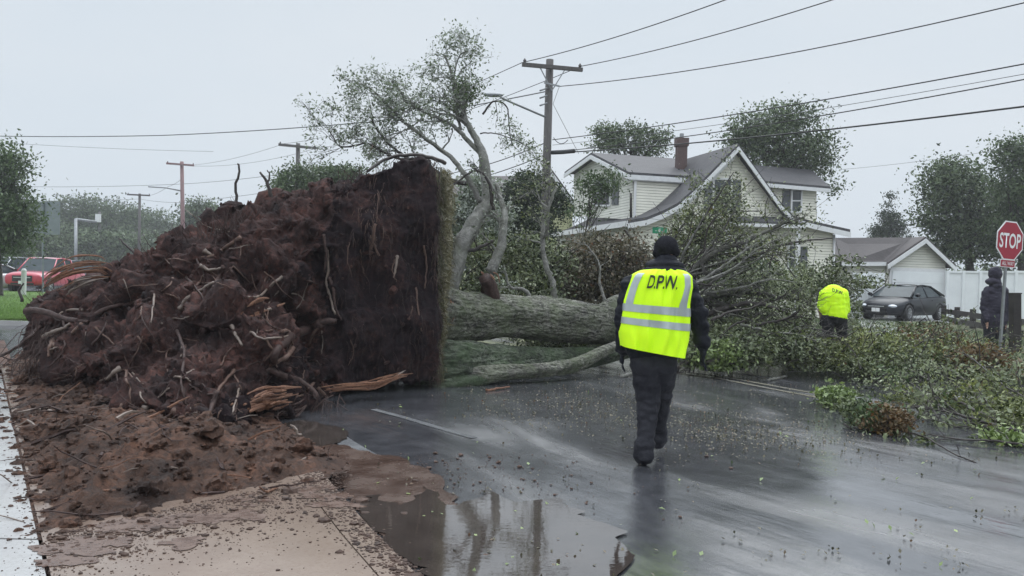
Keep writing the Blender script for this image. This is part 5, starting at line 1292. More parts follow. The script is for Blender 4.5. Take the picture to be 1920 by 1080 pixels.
# ------------------------------------------------------------------ houses
AL = rad(15); E1 = Vector((math.cos(AL), math.sin(AL), 0)); E2 = Vector((-math.sin(AL), math.cos(AL), 0)); UP = Vector((0, 0, 1))
C0 = P(1185, 500, 31)
PF = (C0, E2); PS = (C0, E1)
house = thing('cream_house', 'cream clapboard house with steep curved grey gable roof behind the fallen tree', 'house', (C0.x, C0.y, 0))
def flat(name, pxs, plane, mat, parent, push=None, th=.02):
    pts = [PL(x, y, plane) for x, y in pxs]; mb = MB(); mb.prism(pts, push if push is not None else plane[1] * th); return mb.build(name, mat, parent)
def gpt(px, plane, z=0.05):
    """bottom point of a plane under column px at height z"""
    p = PL(px, 520, plane); return Vector((p.x, p.y, z))
def wallpoly(name, top, plane, mat, parent, x0, x1, z=.05, th=.15):
    pts = [PL(x, y, plane) for x, y in top]; pts += [gpt(x1, plane, z), gpt(x0, plane, z)]
    mb = MB(); mb.prism(pts, plane[1] * th); return mb.build(name, mat, parent)
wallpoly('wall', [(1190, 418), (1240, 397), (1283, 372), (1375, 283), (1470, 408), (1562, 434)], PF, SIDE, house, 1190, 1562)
PSb = (C0 + E1 * .06, E1)
p0 = C0 + E2 * .02; mb = MB(); zt = PL(1190, 420, PF).z; mb.prism([Vector((p0.x, p0.y, .05)), Vector((p0.x, p0.y, zt)), Vector((p0.x, p0.y, zt)) + E2 * 9.5, Vector((p0.x, p0.y, .05)) + E2 * 9.5], E1 * .15); mb.build('side_wall', SIDE2, house)
# roof: the rake profile pushed back
Lp = [(1375, 272), (1345, 302), (1315, 333), (1285, 362), (1262, 382), (1235, 396), (1205, 408), (1170, 414)]
Rp = [(1375, 272), (1400, 306), (1430, 348), (1455, 382), (1478, 406), (1515, 416), (1583, 431)]
FO = -.38
def roofstrip(prof, name, depth, mat, thick=.14, d0=FO, plane=None, parent=house):
    pl = PF if plane is None else plane
    q = [PL(x, y, pl) + E2 * d0 for x, y in prof]; mb = MB()
    for a, b in zip(q[:-1], q[1:]): mb.prism([a, b, b - UP * thick, a - UP * thick], E2 * depth)
    return mb.build(name, mat, parent)
roofstrip(Lp, 'roof', 9.9, ROOF); roofstrip(Rp, 'roof', 9.9, ROOF)
def rake(prof, name, d0, parent, ht=.20, th=.05, pl=PF, drop=.12):
    q = [PL(x, y, pl) + E2 * d0 - UP * drop for x, y in prof]; mb = MB()
    for a, b in zip(q[:-1], q[1:]): mb.prism([a, b, b - UP * ht, a - UP * ht], E2 * -th)
    return mb.build(name, WHITE, parent)
rake(Lp, 'rake_board', FO - .004, house); rake(Rp, 'rake_board', FO - .004, house)
rake([(x, y + 14) for x, y in Lp[:5]], 'soffit_shadow_board', FO + .25, house, ht=.12)
# eave fascia on the left side, pushed back
q = PL(1170, 414, PF) + E2 * FO; mb = MB(); mb.prism([q - UP * .02, q - UP * .24, q - UP * .24 - E1 * .04, q - UP * .02 - E1 * .04], E2 * 9.9); mb.build('fascia', WHITE, house)
q2_ = PL(1583, 431, PF) + E2 * FO
tubeobj('downspout', [PL(1562, 440, PF) + E2 * -.07, Vector((*(PL(1562, 500, PF) + E2 * -.07).xy, .1))], .05, WHITE, house, 6)
# left dormer
D0 = C0 + E1 * .75 + E2 * 1.6
PD = (D0, E1); PDs = (D0, E2)
# dormer gable wall (faces left), dormer side wall (faces camera)
dg_ = [PL(1187, 330, PD), PL(1122, 293, PD), PL(1076, 328, PD), PL(1076, 405, PD), PL(1187, 412, PD)]
mb = MB(); mb.prism(dg_, E1 * .12); mb.build('dormer_wall', SIDE2, house)
zt = PL(1187, 327, PDs).z; zb_ = PL(1187, 420, PDs).z
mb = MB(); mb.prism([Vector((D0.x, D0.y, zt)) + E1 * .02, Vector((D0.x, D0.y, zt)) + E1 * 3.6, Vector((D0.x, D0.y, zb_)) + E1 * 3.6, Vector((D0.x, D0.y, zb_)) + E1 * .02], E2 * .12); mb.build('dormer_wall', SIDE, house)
mb = MB(); mb.bar(Vector((D0.x, D0.y, zb_)) - E2 * .02 - E1 * .02, Vector((D0.x, D0.y, zt)) - E2 * .02 - E1 * .02, .10, .10, up=(1, 0, 0)); mb.build('corner_board', WHITE, house)
pk = PL(1122, 287, PD) - E1 * .35; en = PL(1190, 323, PD) - E1 * .35 - E2 * .25; ef = PL(1074, 322, PD) - E1 * .35 + E2 * .25
en.z -= .04
for a, L_ in ((en, 3.2), (ef, 3.5)):
    mb = MB(); mb.prism([pk, a, a - UP * .10, pk - UP * .10], E1 * 5.5 if a is ef else E1 * 5.5); mb.build('dormer_roof', ROOF, house)
    mb = MB(); mb.prism([pk - UP * .11, a - UP * .11, a - UP * .30, pk - UP * .30], E1 * -.05); mb.build('dormer_rake_board', WHITE, house)
mb = MB(); mb.prism([en - UP * .105, en - UP * .30, en - UP * .30 - E2 * .04, en - UP * .105 - E2 * .04], E1 * 2.65); mb.build('dormer_fascia', WHITE, house)
mb = MB(); mb.prism([en - UP * .30, en - UP * .30 + E2 * .3, en - UP * .33 + E2 * .3, en - UP * .33], E1 * 2.6); mb.build('soffit', WHITE, house)
# right rear dormer
D2 = PL(1531, 400, (C0 + E2 * 3.0, E2)); PR = (D2, E2)
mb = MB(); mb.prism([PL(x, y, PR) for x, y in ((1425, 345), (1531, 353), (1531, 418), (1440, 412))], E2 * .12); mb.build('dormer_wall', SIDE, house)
a, b = PL(1410, 339, PR) - E2 * .3, PL(1549, 351, PR) - E2 * .3; c, d = PL(1520, 318, (D2 + E2 * 2.4, E2)), PL(1395, 308, (D2 + E2 * 2.4, E2))
mb = MB(); mb.prism([a, b, c, d], UP * -.10); mb.build('dormer_roof', ROOF, house)
mb = MB(); mb.prism([a - UP * .105, b - UP * .105, b - UP * .27, a - UP * .27], E2 * -.04); mb.build('dormer_fascia', WHITE, house)
# pent roof across the front
a, b = PL(1345, 415, PF) - E2 * .7, PL(1490, 420, PF) - E2 * .7; c, d = PL(1490, 408, PF), PL(1370, 404, PF)
mb = MB(); mb.prism([a, b, c, d], UP * -.08); mb.build('porch_roof', ROOF, house)
mb = MB(); mb.prism([a - UP * .085, b - UP * .085, b - UP * .22, a - UP * .22], E2 * -.04); mb.build('porch_fascia', WHITE, house)
mb = MB(); q = [PL(1350, 418, PF) - E2 * .6, PL(1480, 422, PF) - E2 * .6]
for i, p in enumerate(q): 
    mbp_ = MB(); mbp_.bar(Vector((p.x, p.y, .1)), p, .14, .14, up=(1, 0, 0)); mbp_.build('porch_post', WHITE, house)
def window(pxs, plane, parent, nrm_, shutters=(), rows=2, fw=.07):
    (x0, y0), (x1, y1) = pxs; n = nrm_
    A, B, C_, D_ = PL(x0, y1, plane), PL(x1, y1, plane), PL(x1, y0, plane), PL(x0, y0, plane)
    ex = (B - A).normalized(); w_ = (B - A).length; h_ = (D_ - A).z; o = A + n * .03
    B = A + ex * w_; wdw = MB()
    fr = [(A - ex * fw, A + UP * h_ + UP * fw - ex * fw, fw)]
    def bx(p, wx, hz, d0, d1, mbb): mbb.prism([p + n * d0, p + ex * wx + n * d0, p + ex * wx + UP * hz + n * d0, p + UP * hz + n * d0], n * (d1 - d0))
    bx(A - ex * fw - UP * fw, w_ + 2 * fw, fw, .003, .06, wdw); bx(A - ex * fw + UP * h_, w_ + 2 * fw, fw, .003, .06, wdw)
    bx(A - ex * fw, fw, h_, .003, .06, wdw); bx(A + ex * w_, fw, h_, .003, .06, wdw); bx(A + UP * (h_ / 2 - .025), w_, .05, .003, .05, wdw)
    wo = wdw.build('window', WHITE, parent)
    for k in range(2):
        g_ = MB(); bx(A + UP * (h_ / 2 * k + (.027 if k else 0)), w_, h_ / 2 - .03, .004, .02, g_); g_.build('pane', GLASS, wo)
    for (sx0, sx1) in shutters:
        S0, S1 = PL(sx0, y1, plane), PL(sx1, y1, plane); sw = (S1 - S0).length; s_ = MB(); bx(S0, sw, h_, .003, .045, s_); s_.build('shutter', SHUT, parent)
nF = -E2; nS = -E1
window([(1337, 337), (1368, 395)], PF, house, nF, [(1319, 1333), (1372, 1387)])
window([(1115, 340), (1144, 384)], PD, house, nS, [(1148, 1160)])
window([(1484, 357), (1500, 396)], PR, house, nF, [(1466, 1480)])
window([(1478, 462), (1495, 505)], PF, house, nF, [(1500, 1512)])
window([(1400, 455), (1425, 505)], PF, house, nF)
window([(1240, 455), (1268, 500)], PF, house, nF, [(1224, 1236), (1272, 1284)])
PSW = (C0 + E2 * .02, E1)
window([(1095, 450), (1125, 500)], PSW, house, nS, [(1130, 1138)]); window([(1052, 452), (1072, 500)], PSW, house, nS)
# chimney
cY = 35; a, b = P(1267, 300, cY), P(1287, 300, cY); t = P(1277, 266, cY); mb = MB(); mb.box(((a.x + b.x) / 2, cY, (a.z + t.z) / 2 - .3), (.44, .44, t.z - a.z + .6)); ch = mb.build('chimney', BRICK, house)
mb = MB(); mb.box(((a.x + b.x) / 2, cY, t.z - .03), (.54, .54, .34)); mb.build('chimney_crown', BRICK, ch)
mb = MB(); mb.tube([Vector(((a.x + b.x) / 2, cY, t.z + .1)), Vector(((a.x + b.x) / 2, cY, t.z + .36))], .09, 8); mb.build('flue', METAL, ch)
# vent pipe standing on the low roof
tubeobj('vent_pipe', [P(1183, 408, 31.5), P(1183, 362, 31.5)], .05, TIMB, house, 8)

# garage
GY = 36; GA = rad(12); g1 = Vector((math.cos(GA), math.sin(GA), 0)); g2 = Vector((-math.sin(GA), math.cos(GA), 0)); GC = P(1663, 540, GY); PG = (GC, g2)
gar = thing('garage', 'small cream garage with white overhead door and brown grey roof', 'garage', (GC.x, GC.y, 0))
wallpoly('gable_wall', [(1663, 492), (1727, 450), (1773, 490)], PG, SIDE2, gar, 1663, 1773)
mb = MB(); q = Vector((GC.x, GC.y, .05)); zt = PL(1663, 492, PG).z; mb.prism([q + g2 * .16, Vector((q.x, q.y, zt)) + g2 * .16, Vector((q.x, q.y, zt)) + g2 * 6.5, q + g2 * 6.5], g1 * .12); mb.build('side_wall', SIDE2, gar)
pk = PL(1727, 444, PG) - g2 * .3; l_ = PL(1656, 492, PG) - g2 * .3; r_ = PL(1784, 498, PG) - g2 * .3
for e in (l_, r_):
    mb = MB(); mb.prism([pk, e, e - UP * .12, pk - UP * .12], g2 * 7.2); mb.build('roof', ROOF2, gar)
    mb = MB(); mb.prism([pk - UP * .1, e - UP * .1, e - UP * .30, pk - UP * .30], g2 * -.05); mb.build('rake_board', WHITE, gar)
# long left wing roof of the garage seen in front
wing = [PL(1727, 444, PG) + g2 * .6, P(1566, 446, 37.2), P(1578, 491, 35.2), PL(1657, 491, PG) - g2 * .1]
mb = MB(); mb.prism(wing, UP * -.12); mb.build('wing_roof', ROOF2, gar)
mb = MB(); mb.bar(P(1578, 495, 35.1), PL(1657, 495, PG) - g2 * .2, .05, .17); mb.build('fascia', WHITE, gar)
mb = MB(); a = P(1590, 498, 35.6); b = PL(1662, 497, PG) + g2 * .1; mb.prism([a, b, Vector((b.x, b.y, .05)), Vector((a.x, a.y, .05))], (0, .12, 0)); mb.build('wing_wall', SIDE2, gar)
dx = [PL(1668, 600, PG), PL(1764, 600, PG)]; zt = PL(1715, 509, PG).z; zb_ = .1; dh = (zt - zb_) / 4
dv = thing  # keep linter quiet
mb = MB(); mb.prism([Vector((*(dx[0] - g2 * .012 - g1 * .12).xy, .1)), Vector((*(dx[1] - g2 * .012 + g1 * .12).xy, .1)), Vector((*(dx[1] - g2 * .012 + g1 * .12).xy, zt + .15)), Vector((*(dx[0] - g2 * .012 - g1 * .12).xy, zt + .15))], g2 * -.05); dfr = mb.build('door_frame', WHITE, gar)
for k in range(4):
    z0 = zb_ + dh * k + .008; z1 = zb_ + dh * (k + 1) - .008
    mb = MB(); mb.prism([Vector((*(dx[0] - g2 * .07).xy, z0)), Vector((*(dx[1] - g2 * .07).xy, z0)), Vector((*(dx[1] - g2 * .07).xy, z1)), Vector((*(dx[0] - g2 * .07).xy, z1))], g2 * -.03); mb.build('door_panel', VINYL, gar)
# neighbour house far left of the pole
Y4 = 43; nh = thing('yellow_house', 'pale yellow house with a low brown roof mostly hidden behind the upright limbs', 'house', P(950, 570, Y4))
mb = MB(); mb.prism([P(838, 372, Y4), P(1010, 372, Y4), Vector((*P(1010, 500, Y4).xy, .05)), Vector((*P(838, 500, Y4).xy, .05))], (0, 5, 0)); mb.build('wall', SIDEY, nh)
mb = MB(); mb.prism([P(830, 374, Y4 - .4), P(1012, 374, Y4 - .4), P(1000, 330, Y4 + 2.6), P(856, 330, Y4 + 2.6)], UP * -.15); mb.build('roof', ROOF2, nh)
mb = MB(); mb.prism([P(1000, 375, Y4 - 1.5), P(1036, 327, Y4 - 1.5), P(1074, 378, Y4 - 1.5), Vector((*P(1074, 500, Y4 - 1.5).xy, .05)), Vector((*P(1000, 500, Y4 - 1.5).xy, .05))], (0, 5, 0)); mb.build('gable_wall', SIDEY, nh)
for e in ((992, 384), (1084, 386)):
    a = P(1036, 319, Y4 - 1.9); b = P(*e, Y4 - 1.9)
    mb = MB(); mb.prism([a, b, b - UP * .15, a - UP * .15], (0, 5.5, 0)); mb.build('gable_roof', ROOF2, nh)
    mb = MB(); mb.prism([a - UP * .12, b - UP * .12, b - UP * .36, a - UP * .36], (0, -.05, 0)); mb.build('rake_board', WHITE, nh)
PN = (Vector((0, Y4 - 1.5, 0)), Vector((0, 1, 0)))
window([(1030, 372), (1046, 400)], PN, nh, Vector((0, -1, 0))); PN = (Vector((0, Y4, 0)), Vector((0, 1, 0)))
window([(862, 480), (880, 505)], PN, nh, Vector((0, -1, 0))); window([(930, 470), (955, 505)], PN, nh, Vector((0, -1, 0)))
# grey roof house behind the ball
nh2 = thing('grey_roof_house', 'low house with a grey brown roof just showing above the root ball', 'house', P(480, 560, 60))
mb = MB(); mb.prism([P(452, 412, 60), P(460, 386, 63), P(512, 386, 63), P(530, 412, 60)], UP * -.2); mb.build('roof', ROOF2, nh2)
mb = MB(); mb.prism([P(455, 412, 60.5), P(527, 412, 60.5), Vector((*P(527, 500, 60.5).xy, .02)), Vector((*P(455, 500, 60.5).xy, .02))], (0, 6, 0)); mb.build('wall', SIDE2, nh2)
tubeobj('vent_pipe', [P(486, 392, 62), P(486, 370, 62)], .12, METAL, nh2, 6)
# pale low buildings far left
for (x0, x1, y0, Yd, lb, m_) in ((30, 62, 440, 95, 'pale grey building behind the parked cars at far left', SIGNB), (232, 262, 446, 105, 'small white building beside the dark far pole', VINYL), (370, 412, 432, 95, 'small cream building behind the reddish pole', SIDE2), (110, 230, 452, 108, 'long low dark building under the far trees', SHUT)):
    th = thing('far_building', lb, 'building', (P((x0 + x1) / 2, 520, Yd).x, Yd, 0)); a, b = P(x0, y0, Yd), P(x1, y0, Yd)
    mb = MB(); mb.prism([a, b, Vector((b.x, Yd, 0)), Vector((a.x, Yd, 0))], (0, 8, 0)); mb.build('wall', m_, th)
    mb = MB(); mb.prism([a + Vector((-.4, -.3, .02)), b + Vector((.4, -.3, .02)), b + Vector((0, 3.5, 1.0)), a + Vector((0, 3.5, 1.0))], UP * -.15); mb.build('roof', ROOF2, th)
    for k in range(3):
        p = a.lerp(b, .2 + .28 * k) + Vector((0, -.06, -1.6)); mb = MB(); mb.box(p, (.8, .08, .8)); mb.build('window', GLASS, th)

# fences
vf = thing('vinyl_fence', 'solid white vinyl fence right of the garage', 'fence', P(1840, 600, 35))
fx = [1776, 1806, 1838, 1870, 1905, 1942]
for a, b in zip(fx[:-1], fx[1:]):
    A, B = P(a, 509.5, 36.2 - (a - 1776) * .006), P(b, 510.5, 36.2 - (b - 1776) * .006); ex = (B - A).normalized()
    mb = MB(); mb.prism([A + ex * .06, B - ex * .06, Vector((*(B - ex * .06).xy, .15)), Vector((*(A + ex * .06).xy, .15))], (0, .04, 0)); mb.build('panel', VINYL, vf)
    mb = MB(); mb.bar(Vector((A.x, A.y - .02, .1)), A + UP * .05 - Vector((0, .02, 0)), .12, .12, up=(1, 0, 0)); mb.build('post', VINYL, vf)
    mb = MB(); mb.bar(A + ex * .06 + Vector((0, -.01, 0)), B - ex * .06 + Vector((0, -.01, 0)), .07, .09); mb.build('rail', VINYL, vf)
vf2 = thing('vinyl_fence', 'short white vinyl fence panel left of the garage behind the bending worker', 'fence', P(1625, 600, 33.5))
for a, b in ((1600, 1630), (1630, 1661)):
    A, B = P(a, 512, 34), P(b, 512, 34.4); mb = MB(); mb.prism([A, B - Vector((.03, 0, 0)), Vector((B.x - .03, B.y, .15)), Vector((A.x, A.y, .15))], (0, .04, 0)); mb.build('panel', VINYL, vf2)
    mb = MB(); mb.bar(Vector((A.x, A.y - .04, .1)), A + UP * .06 - Vector((0, .04, 0)), .12, .12, up=(1, 0, 0)); mb.build('post', VINYL, vf2)
rf_ = thing('timber_rail', 'low dark timber guard rail with posts behind the stop sign', 'guard rail', P(1850, 610, 24))
A, B = P(1768, 572, 33), P(1960, 606, 19.5); A.z = .55; B.z = .62
for dz in (0, -.30):
    mb = MB(); mb.bar(A + UP * dz, B + UP * dz, .06, .19); mb.build('rail', TIMB, rf_)
for t in (0, .2, .4, .6, .8, 1): p = A.lerp(B, t) + Vector((.1, .1, 0)); mb = MB(); mb.bar(Vector((p.x, p.y, .02)), Vector((p.x, p.y, .78)), .14, .14, up=(1, 0, 0)); mb.build('post', TIMB, rf_)
pb = P(1904, 640, 17.2); mb = MB(); mb.bar(Vector((pb.x, pb.y, .05)), P(1903, 551, 17.2), .17, .17, up=(1, 0, 0)); mb.bar(P(1903, 551, 17.2), P(1903, 549, 17.2), .19, .19, up=(1, 0, 0)); tag(mb.build('timber_post', TIMB), 'stout dark timber post right of the hooded bystander', 'post')

# ------------------------------------------------------------------ vehicles
def wheel(parent, c, r, wdt, side):
    mb = MB(); n = 28; prof = [(r * .62, -wdt / 2), (r * .93, -wdt / 2), (r, -wdt / 2 + .03), (r, wdt / 2 - .03), (r * .93, wdt / 2), (r * .62, wdt / 2)]
    for i in range(n):
        a = 2 * math.pi * i / n
        for (rr_, y) in prof: mb.v.append((c[0] + math.cos(a) * rr_, c[1] + y, c[2] + math.sin(a) * rr_))
    k = len(prof)
    for i in range(n):
        for j in range(k): mb.f.append((i * k + j, ((i + 1) % n) * k + j, ((i + 1) % n) * k + (j + 1) % k, i * k + (j + 1) % k)); mb.m.append(0)
    ty = mb.build('wheel', RUBBER, parent, local=True, smooth=True)
    mb = MB(); y = c[1] + side * wdt * .38
    mb.tube([(c[0], y - .02, c[2]), (c[0], y + .02, c[2])], r * .16, 12)
    for s in range(7):
        a = 2 * math.pi * s / 7; d = Vector((math.cos(a), 0, math.sin(a))); mb.bar(Vector((c[0], y, c[2])) + d * r * .1, Vector((c[0], y, c[2])) + d * r * .62, .03, .055, up=(0, 1, 0))
    ring = [(c[0] + math.cos(2 * math.pi * s / 24) * r * .62, y, c[2] + math.sin(2 * math.pi * s / 24) * r * .62) for s in range(25)]
    mb.tube(ring, .022, 5, cap=False); mb.build('rim', ALLOY, ty, local=True)
    mb = MB(); mb.tube([(c[0], y - side * .05, c[2]), (c[0], y - side * .04, c[2])], r * .6, 20); mb.build('brake_well', PLAST, ty, local=True)
def car(name, label, loc, heading, paintm, kind='sedan', group=None, cat='car'):
    t = thing(name, label, cat, loc, heading, group)
    if kind == 'sedan':
        st = [(-2.42, .42, .78, .80, .62), (-2.34, .26, .98, 1.02, .80), (-1.9, .2, 1.03, 1.07, .88), (-1.0, .18, 1.0, 1.02, .92), (.3, .18, .96, .98, .93), (1.0, .18, .92, .97, .92), (1.6, .2, .84, .93, .90), (2.1, .22, .72, .83, .84), (2.34, .26, .60, .70, .72), (2.44, .36, .50, .54, .58)]
        gh = [(-1.95, .9, 1.03), (-1.0, .9, 1.42), (-.2, .9, 1.46), (.35, .9, 1.41), (1.22, .9, .97)]; belt = .98; hwb, hwt = .82, .60; wx = (1.48, -1.38); wr = .335; zroof = 1.46
    else:
        f = 1.0 if kind == 'pickup' else .92
        st = [(-2.7, .5, 1.05, 1.07, .86), (-2.6, .4, 1.15, 1.16, .94), (-1.5, .35, 1.15, 1.16, .97), (-.2, .33, 1.15, 1.16, .98), (1.0, .33, 1.14, 1.17, .98), (1.6, .36, 1.10, 1.16, .97), (2.3, .38, 1.03, 1.12, .95), (2.6, .40, .98, 1.05, .90), (2.68, .5, .9, .95, .82)]
        gh = [(-1.2 if kind == 'pickup' else -2.45, .9, 1.14), (-1.05 if kind == 'pickup' else -2.2, .9, 1.78), (0, .9, 1.86), (.55, .9, 1.80), (1.35, .9, 1.14)]; belt = 1.14; hwb, hwt = .88, .70; wx = (1.75, -1.75); wr = .40; zroof = 1.85
    mb = MB(); ring = []
    for (x, zb, zs, zc, hw) in st:
        pts = [(-hw * .80, zb), (-hw * .97, zb + .10), (-hw, zb + (zs - zb) * .5), (-hw * .985, zs - .12), (-hw * .93, zs), (-hw * .6, zc), (0, zc + .015), (hw * .6, zc), (hw * .93, zs), (hw * .985, zs - .12), (hw, zb + (zs - zb) * .5), (hw * .97, zb + .10), (hw * .80, zb)]
        ring.append([(x, y, z) for y, z in pts])
    k = len(ring[0])
    for r_ in ring: mb.v += r_
    for i in range(len(ring) - 1):
        for j in range(k): mb.f.append((i * k + j, i * k + (j + 1) % k, (i + 1) * k + (j + 1) % k, (i + 1) * k + j)); mb.m.append(0)
    mb.f.append(tuple(range(k - 1, -1, -1))); mb.m.append(0); n0 = (len(ring) - 1) * k; mb.f.append(tuple(range(n0, n0 + k))); mb.m.append(0)
    me = mb.mesh('body'); bm = bmesh.new(); bm.from_mesh(me); bmesh.ops.recalc_face_normals(bm, faces=bm.faces); bm.to_mesh(me); bm.free()
    bo = bpy.data.objects.new('tmpb', me); COL.objects.link(bo); ss = bo.modifiers.new('s', 'SUBSURF'); ss.levels = 2
    cut = MB()
    for x in wx:
        for s in (-1, 1): cut.tube([(x, s * .55, wr), (x, s * 1.2, wr)], wr * 1.17, 28)
    cm = cut.mesh('c'); bm = bmesh.new(); bm.from_mesh(cm); bmesh.ops.recalc_face_normals(bm, faces=bm.faces); bm.to_mesh(cm); bm.free()
    cobj = bpy.data.objects.new('tmpc', cm); COL.objects.link(cobj); b_ = bo.modifiers.new('b', 'BOOLEAN'); b_.object = cobj; b_.operation = 'DIFFERENCE'; b_.solver = 'EXACT'
    dg = bpy.context.evaluated_depsgraph_get(); dg.update(); nm = bpy.data.meshes.new_from_object(bo.evaluated_get(dg)); bpy.data.objects.remove(bo); bpy.data.objects.remove(cobj)
    nm.materials.clear(); put('body', nm, paintm, t, local=True, smooth=True)
    for x in wx:
        for s in (-1, 1): wheel(t, (x, s * (st[4][4] - .13), wr), wr, .22, s)
    # greenhouse
    def gp(i, s, inset=0.0):
        x, _, z = gh[i]; f = (z - gh[0][2]) / (zroof - gh[0][2]); f = max(0, min(1, f)); return Vector((x, s * (hwb + (hwt - hwb) * f - inset), z))
    mb = MB(); L5 = [gp(i, -1) for i in range(5)]; R5 = [gp(i, 1) for i in range(5)]
    lo = belt - .06
    gl = MB(); gl.quad(R5[3], L5[3], L5[4], R5[4]); gl.build('windshield', CGLASS, t, local=True)
    gl = MB(); gl.quad(L5[1], R5[1], R5[0], L5[0]); gl.build('rear_window', CGLASS, t, local=True)
    for s, S5 in ((-1, L5), (1, R5)):
        xm = (gh[1][0] + gh[3][0]) / 2
        top = [S5[1] + Vector((.05, 0, -.03)), Vector((xm - .04, S5[2].y, S5[2].z - .05)), Vector((xm - .04, s * hwb, lo)), Vector((S5[0].x + .15, s * hwb, lo))]
        g_ = MB(); g_.poly(top if s < 0 else top[::-1]); g_.build('side_window', CGLASS, t, local=True)
        top = [Vector((xm + .04, S5[2].y, S5[2].z - .05)), S5[3] + Vector((-.05, 0, -.03)), Vector((S5[4].x - .12, s * hwb, lo)), Vector((xm + .04, s * hwb, lo))]
        g_ = MB(); g_.poly(top if s < 0 else top[::-1]); g_.build('side_window', CGLASS, t, local=True)
        pl_ = MB()
        for a, b, w_ in ((S5[0], S5[1], .07), (S5[1], S5[2], .07), (S5[2], S5[3], .07), (S5[3], S5[4], .06), (Vector((xm, S5[2].y, S5[2].z - .04)), Vector((xm, s * hwb, lo)), .06)): pl_.tube([a, b], w_ * .55, 6)
        pl_.build('pillars', paintm, t, local=True, smooth=True)
        m_ = MB(); m_.ico((gh[4][0] - .25, s * (hwb + .16), belt + .07), 1, random.Random(2), sub=2, sq=(.07, .11, .075), jit=0); m_.build('mirror', paintm if kind == 'sedan' else PLAST, t, local=True, smooth=True)
        hl = MB(); fx_, _, zs_, zc_, hw_ = st[-2]
        x_ = st[-1][0]
        hl.ico((x_ - .16, s * hw_ * .80, zs_ + .0 if kind == 'sedan' else .88), 1, random.Random(2), sub=2, sq=(.20 if kind == 'sedan' else .10, .17, .07 if kind == 'sedan' else .10), jit=0); hl.build('headlight', LAMPM, t, local=True, smooth=True)
        dh_ = MB(); dh_.box((xm - .25, s * .935, belt - .14), (.18, .03, .03)); dh_.build('door_handle', paintm, t, local=True)
    rf2 = MB(); arcs = []
    for i in (1, 2, 3):
        a, b = gp(i, -1), gp(i, 1); arcs.append([a, a.lerp(b, .25) + UP * .035, a.lerp(b, .5) + UP * .045, a.lerp(b, .75) + UP * .035, b])
    for i in range(2):
        for j in range(4): rf2.quad(arcs[i][j], arcs[i + 1][j], arcs[i + 1][j + 1], arcs[i][j + 1])
    rf2.build('roof', paintm, t, local=True, smooth=True)
    xf = st[-1][0]; gz = .60 if kind == 'sedan' else .82
    g_ = MB(); g_.box((xf - .03, 0, gz - .05), (.12, st[-2][4] * 1.05, .14 if kind == 'sedan' else .30)); gr_ = g_.build('grille', PLAST, t, local=True)
    g_ = MB(); g_.box((xf + .035, 0, gz - .02 if kind == 'sedan' else gz), (.02, st[-2][4] * .9, .03)); g_.build('grille_bar', ALLOY, gr_, local=True)
    g_ = MB(); g_.box((xf - .02, 0, .36 if kind == 'sedan' else .5), (.10, st[-2][4] * 1.2, .10)); g_.build('lower_intake', PLAST, t, local=True)
    g_ = MB(); g_.box((xf + .05, 0, .44 if kind == 'sedan' else .58), (.012, .32, .15)); g_.build('licence_plate', SWHITE, t, local=True)
    return t
def floor_at(px, Y, z=0): p = P(px, 560, Y); return (p.x, p.y, z)
car('parked_car', 'black sedan parked in the driveway before the white garage door', floor_at(1695, 33.6, .12), rad(180 + 40), P_BLACK)
car('pickup_truck', 'bright red pickup facing the camera at the far left', floor_at(88, 43), rad(-90 + 6), P_RED, 'pickup', cat='pickup truck')
car('parked_car', 'silver grey truck with dark grille at the far left edge', floor_at(14, 46), rad(-90 - 10), P_SILV, 'suv')
car('parked_car', 'low white car partly cut by the left edge', floor_at(-38, 41), rad(-90 - 8), P_WHITE)
car('parked_car', 'dark blue car behind the red pickup', floor_at(122, 58), rad(-90), P_DARK, 'suv')
car('parked_car', 'small silver car between the pickup and the silver truck', floor_at(48, 60), rad(-90), P_SILV, 'suv')
bo_ = thing('bollard', 'short white post left of the red pickup', 'bollard', P(45, 560, 36)); p = P(45, 500, 36); mb = MB(); mb.tube([Vector((p.x, p.y, .05)), P(45, 507, 36)], .11, 12); mb.build('post', SWHITE, bo_); mb = MB(); mb.tube([P(45, 507, 36), P(45, 503, 36)], [.11, .05], 12); mb.build('cap', SWHITE, bo_)

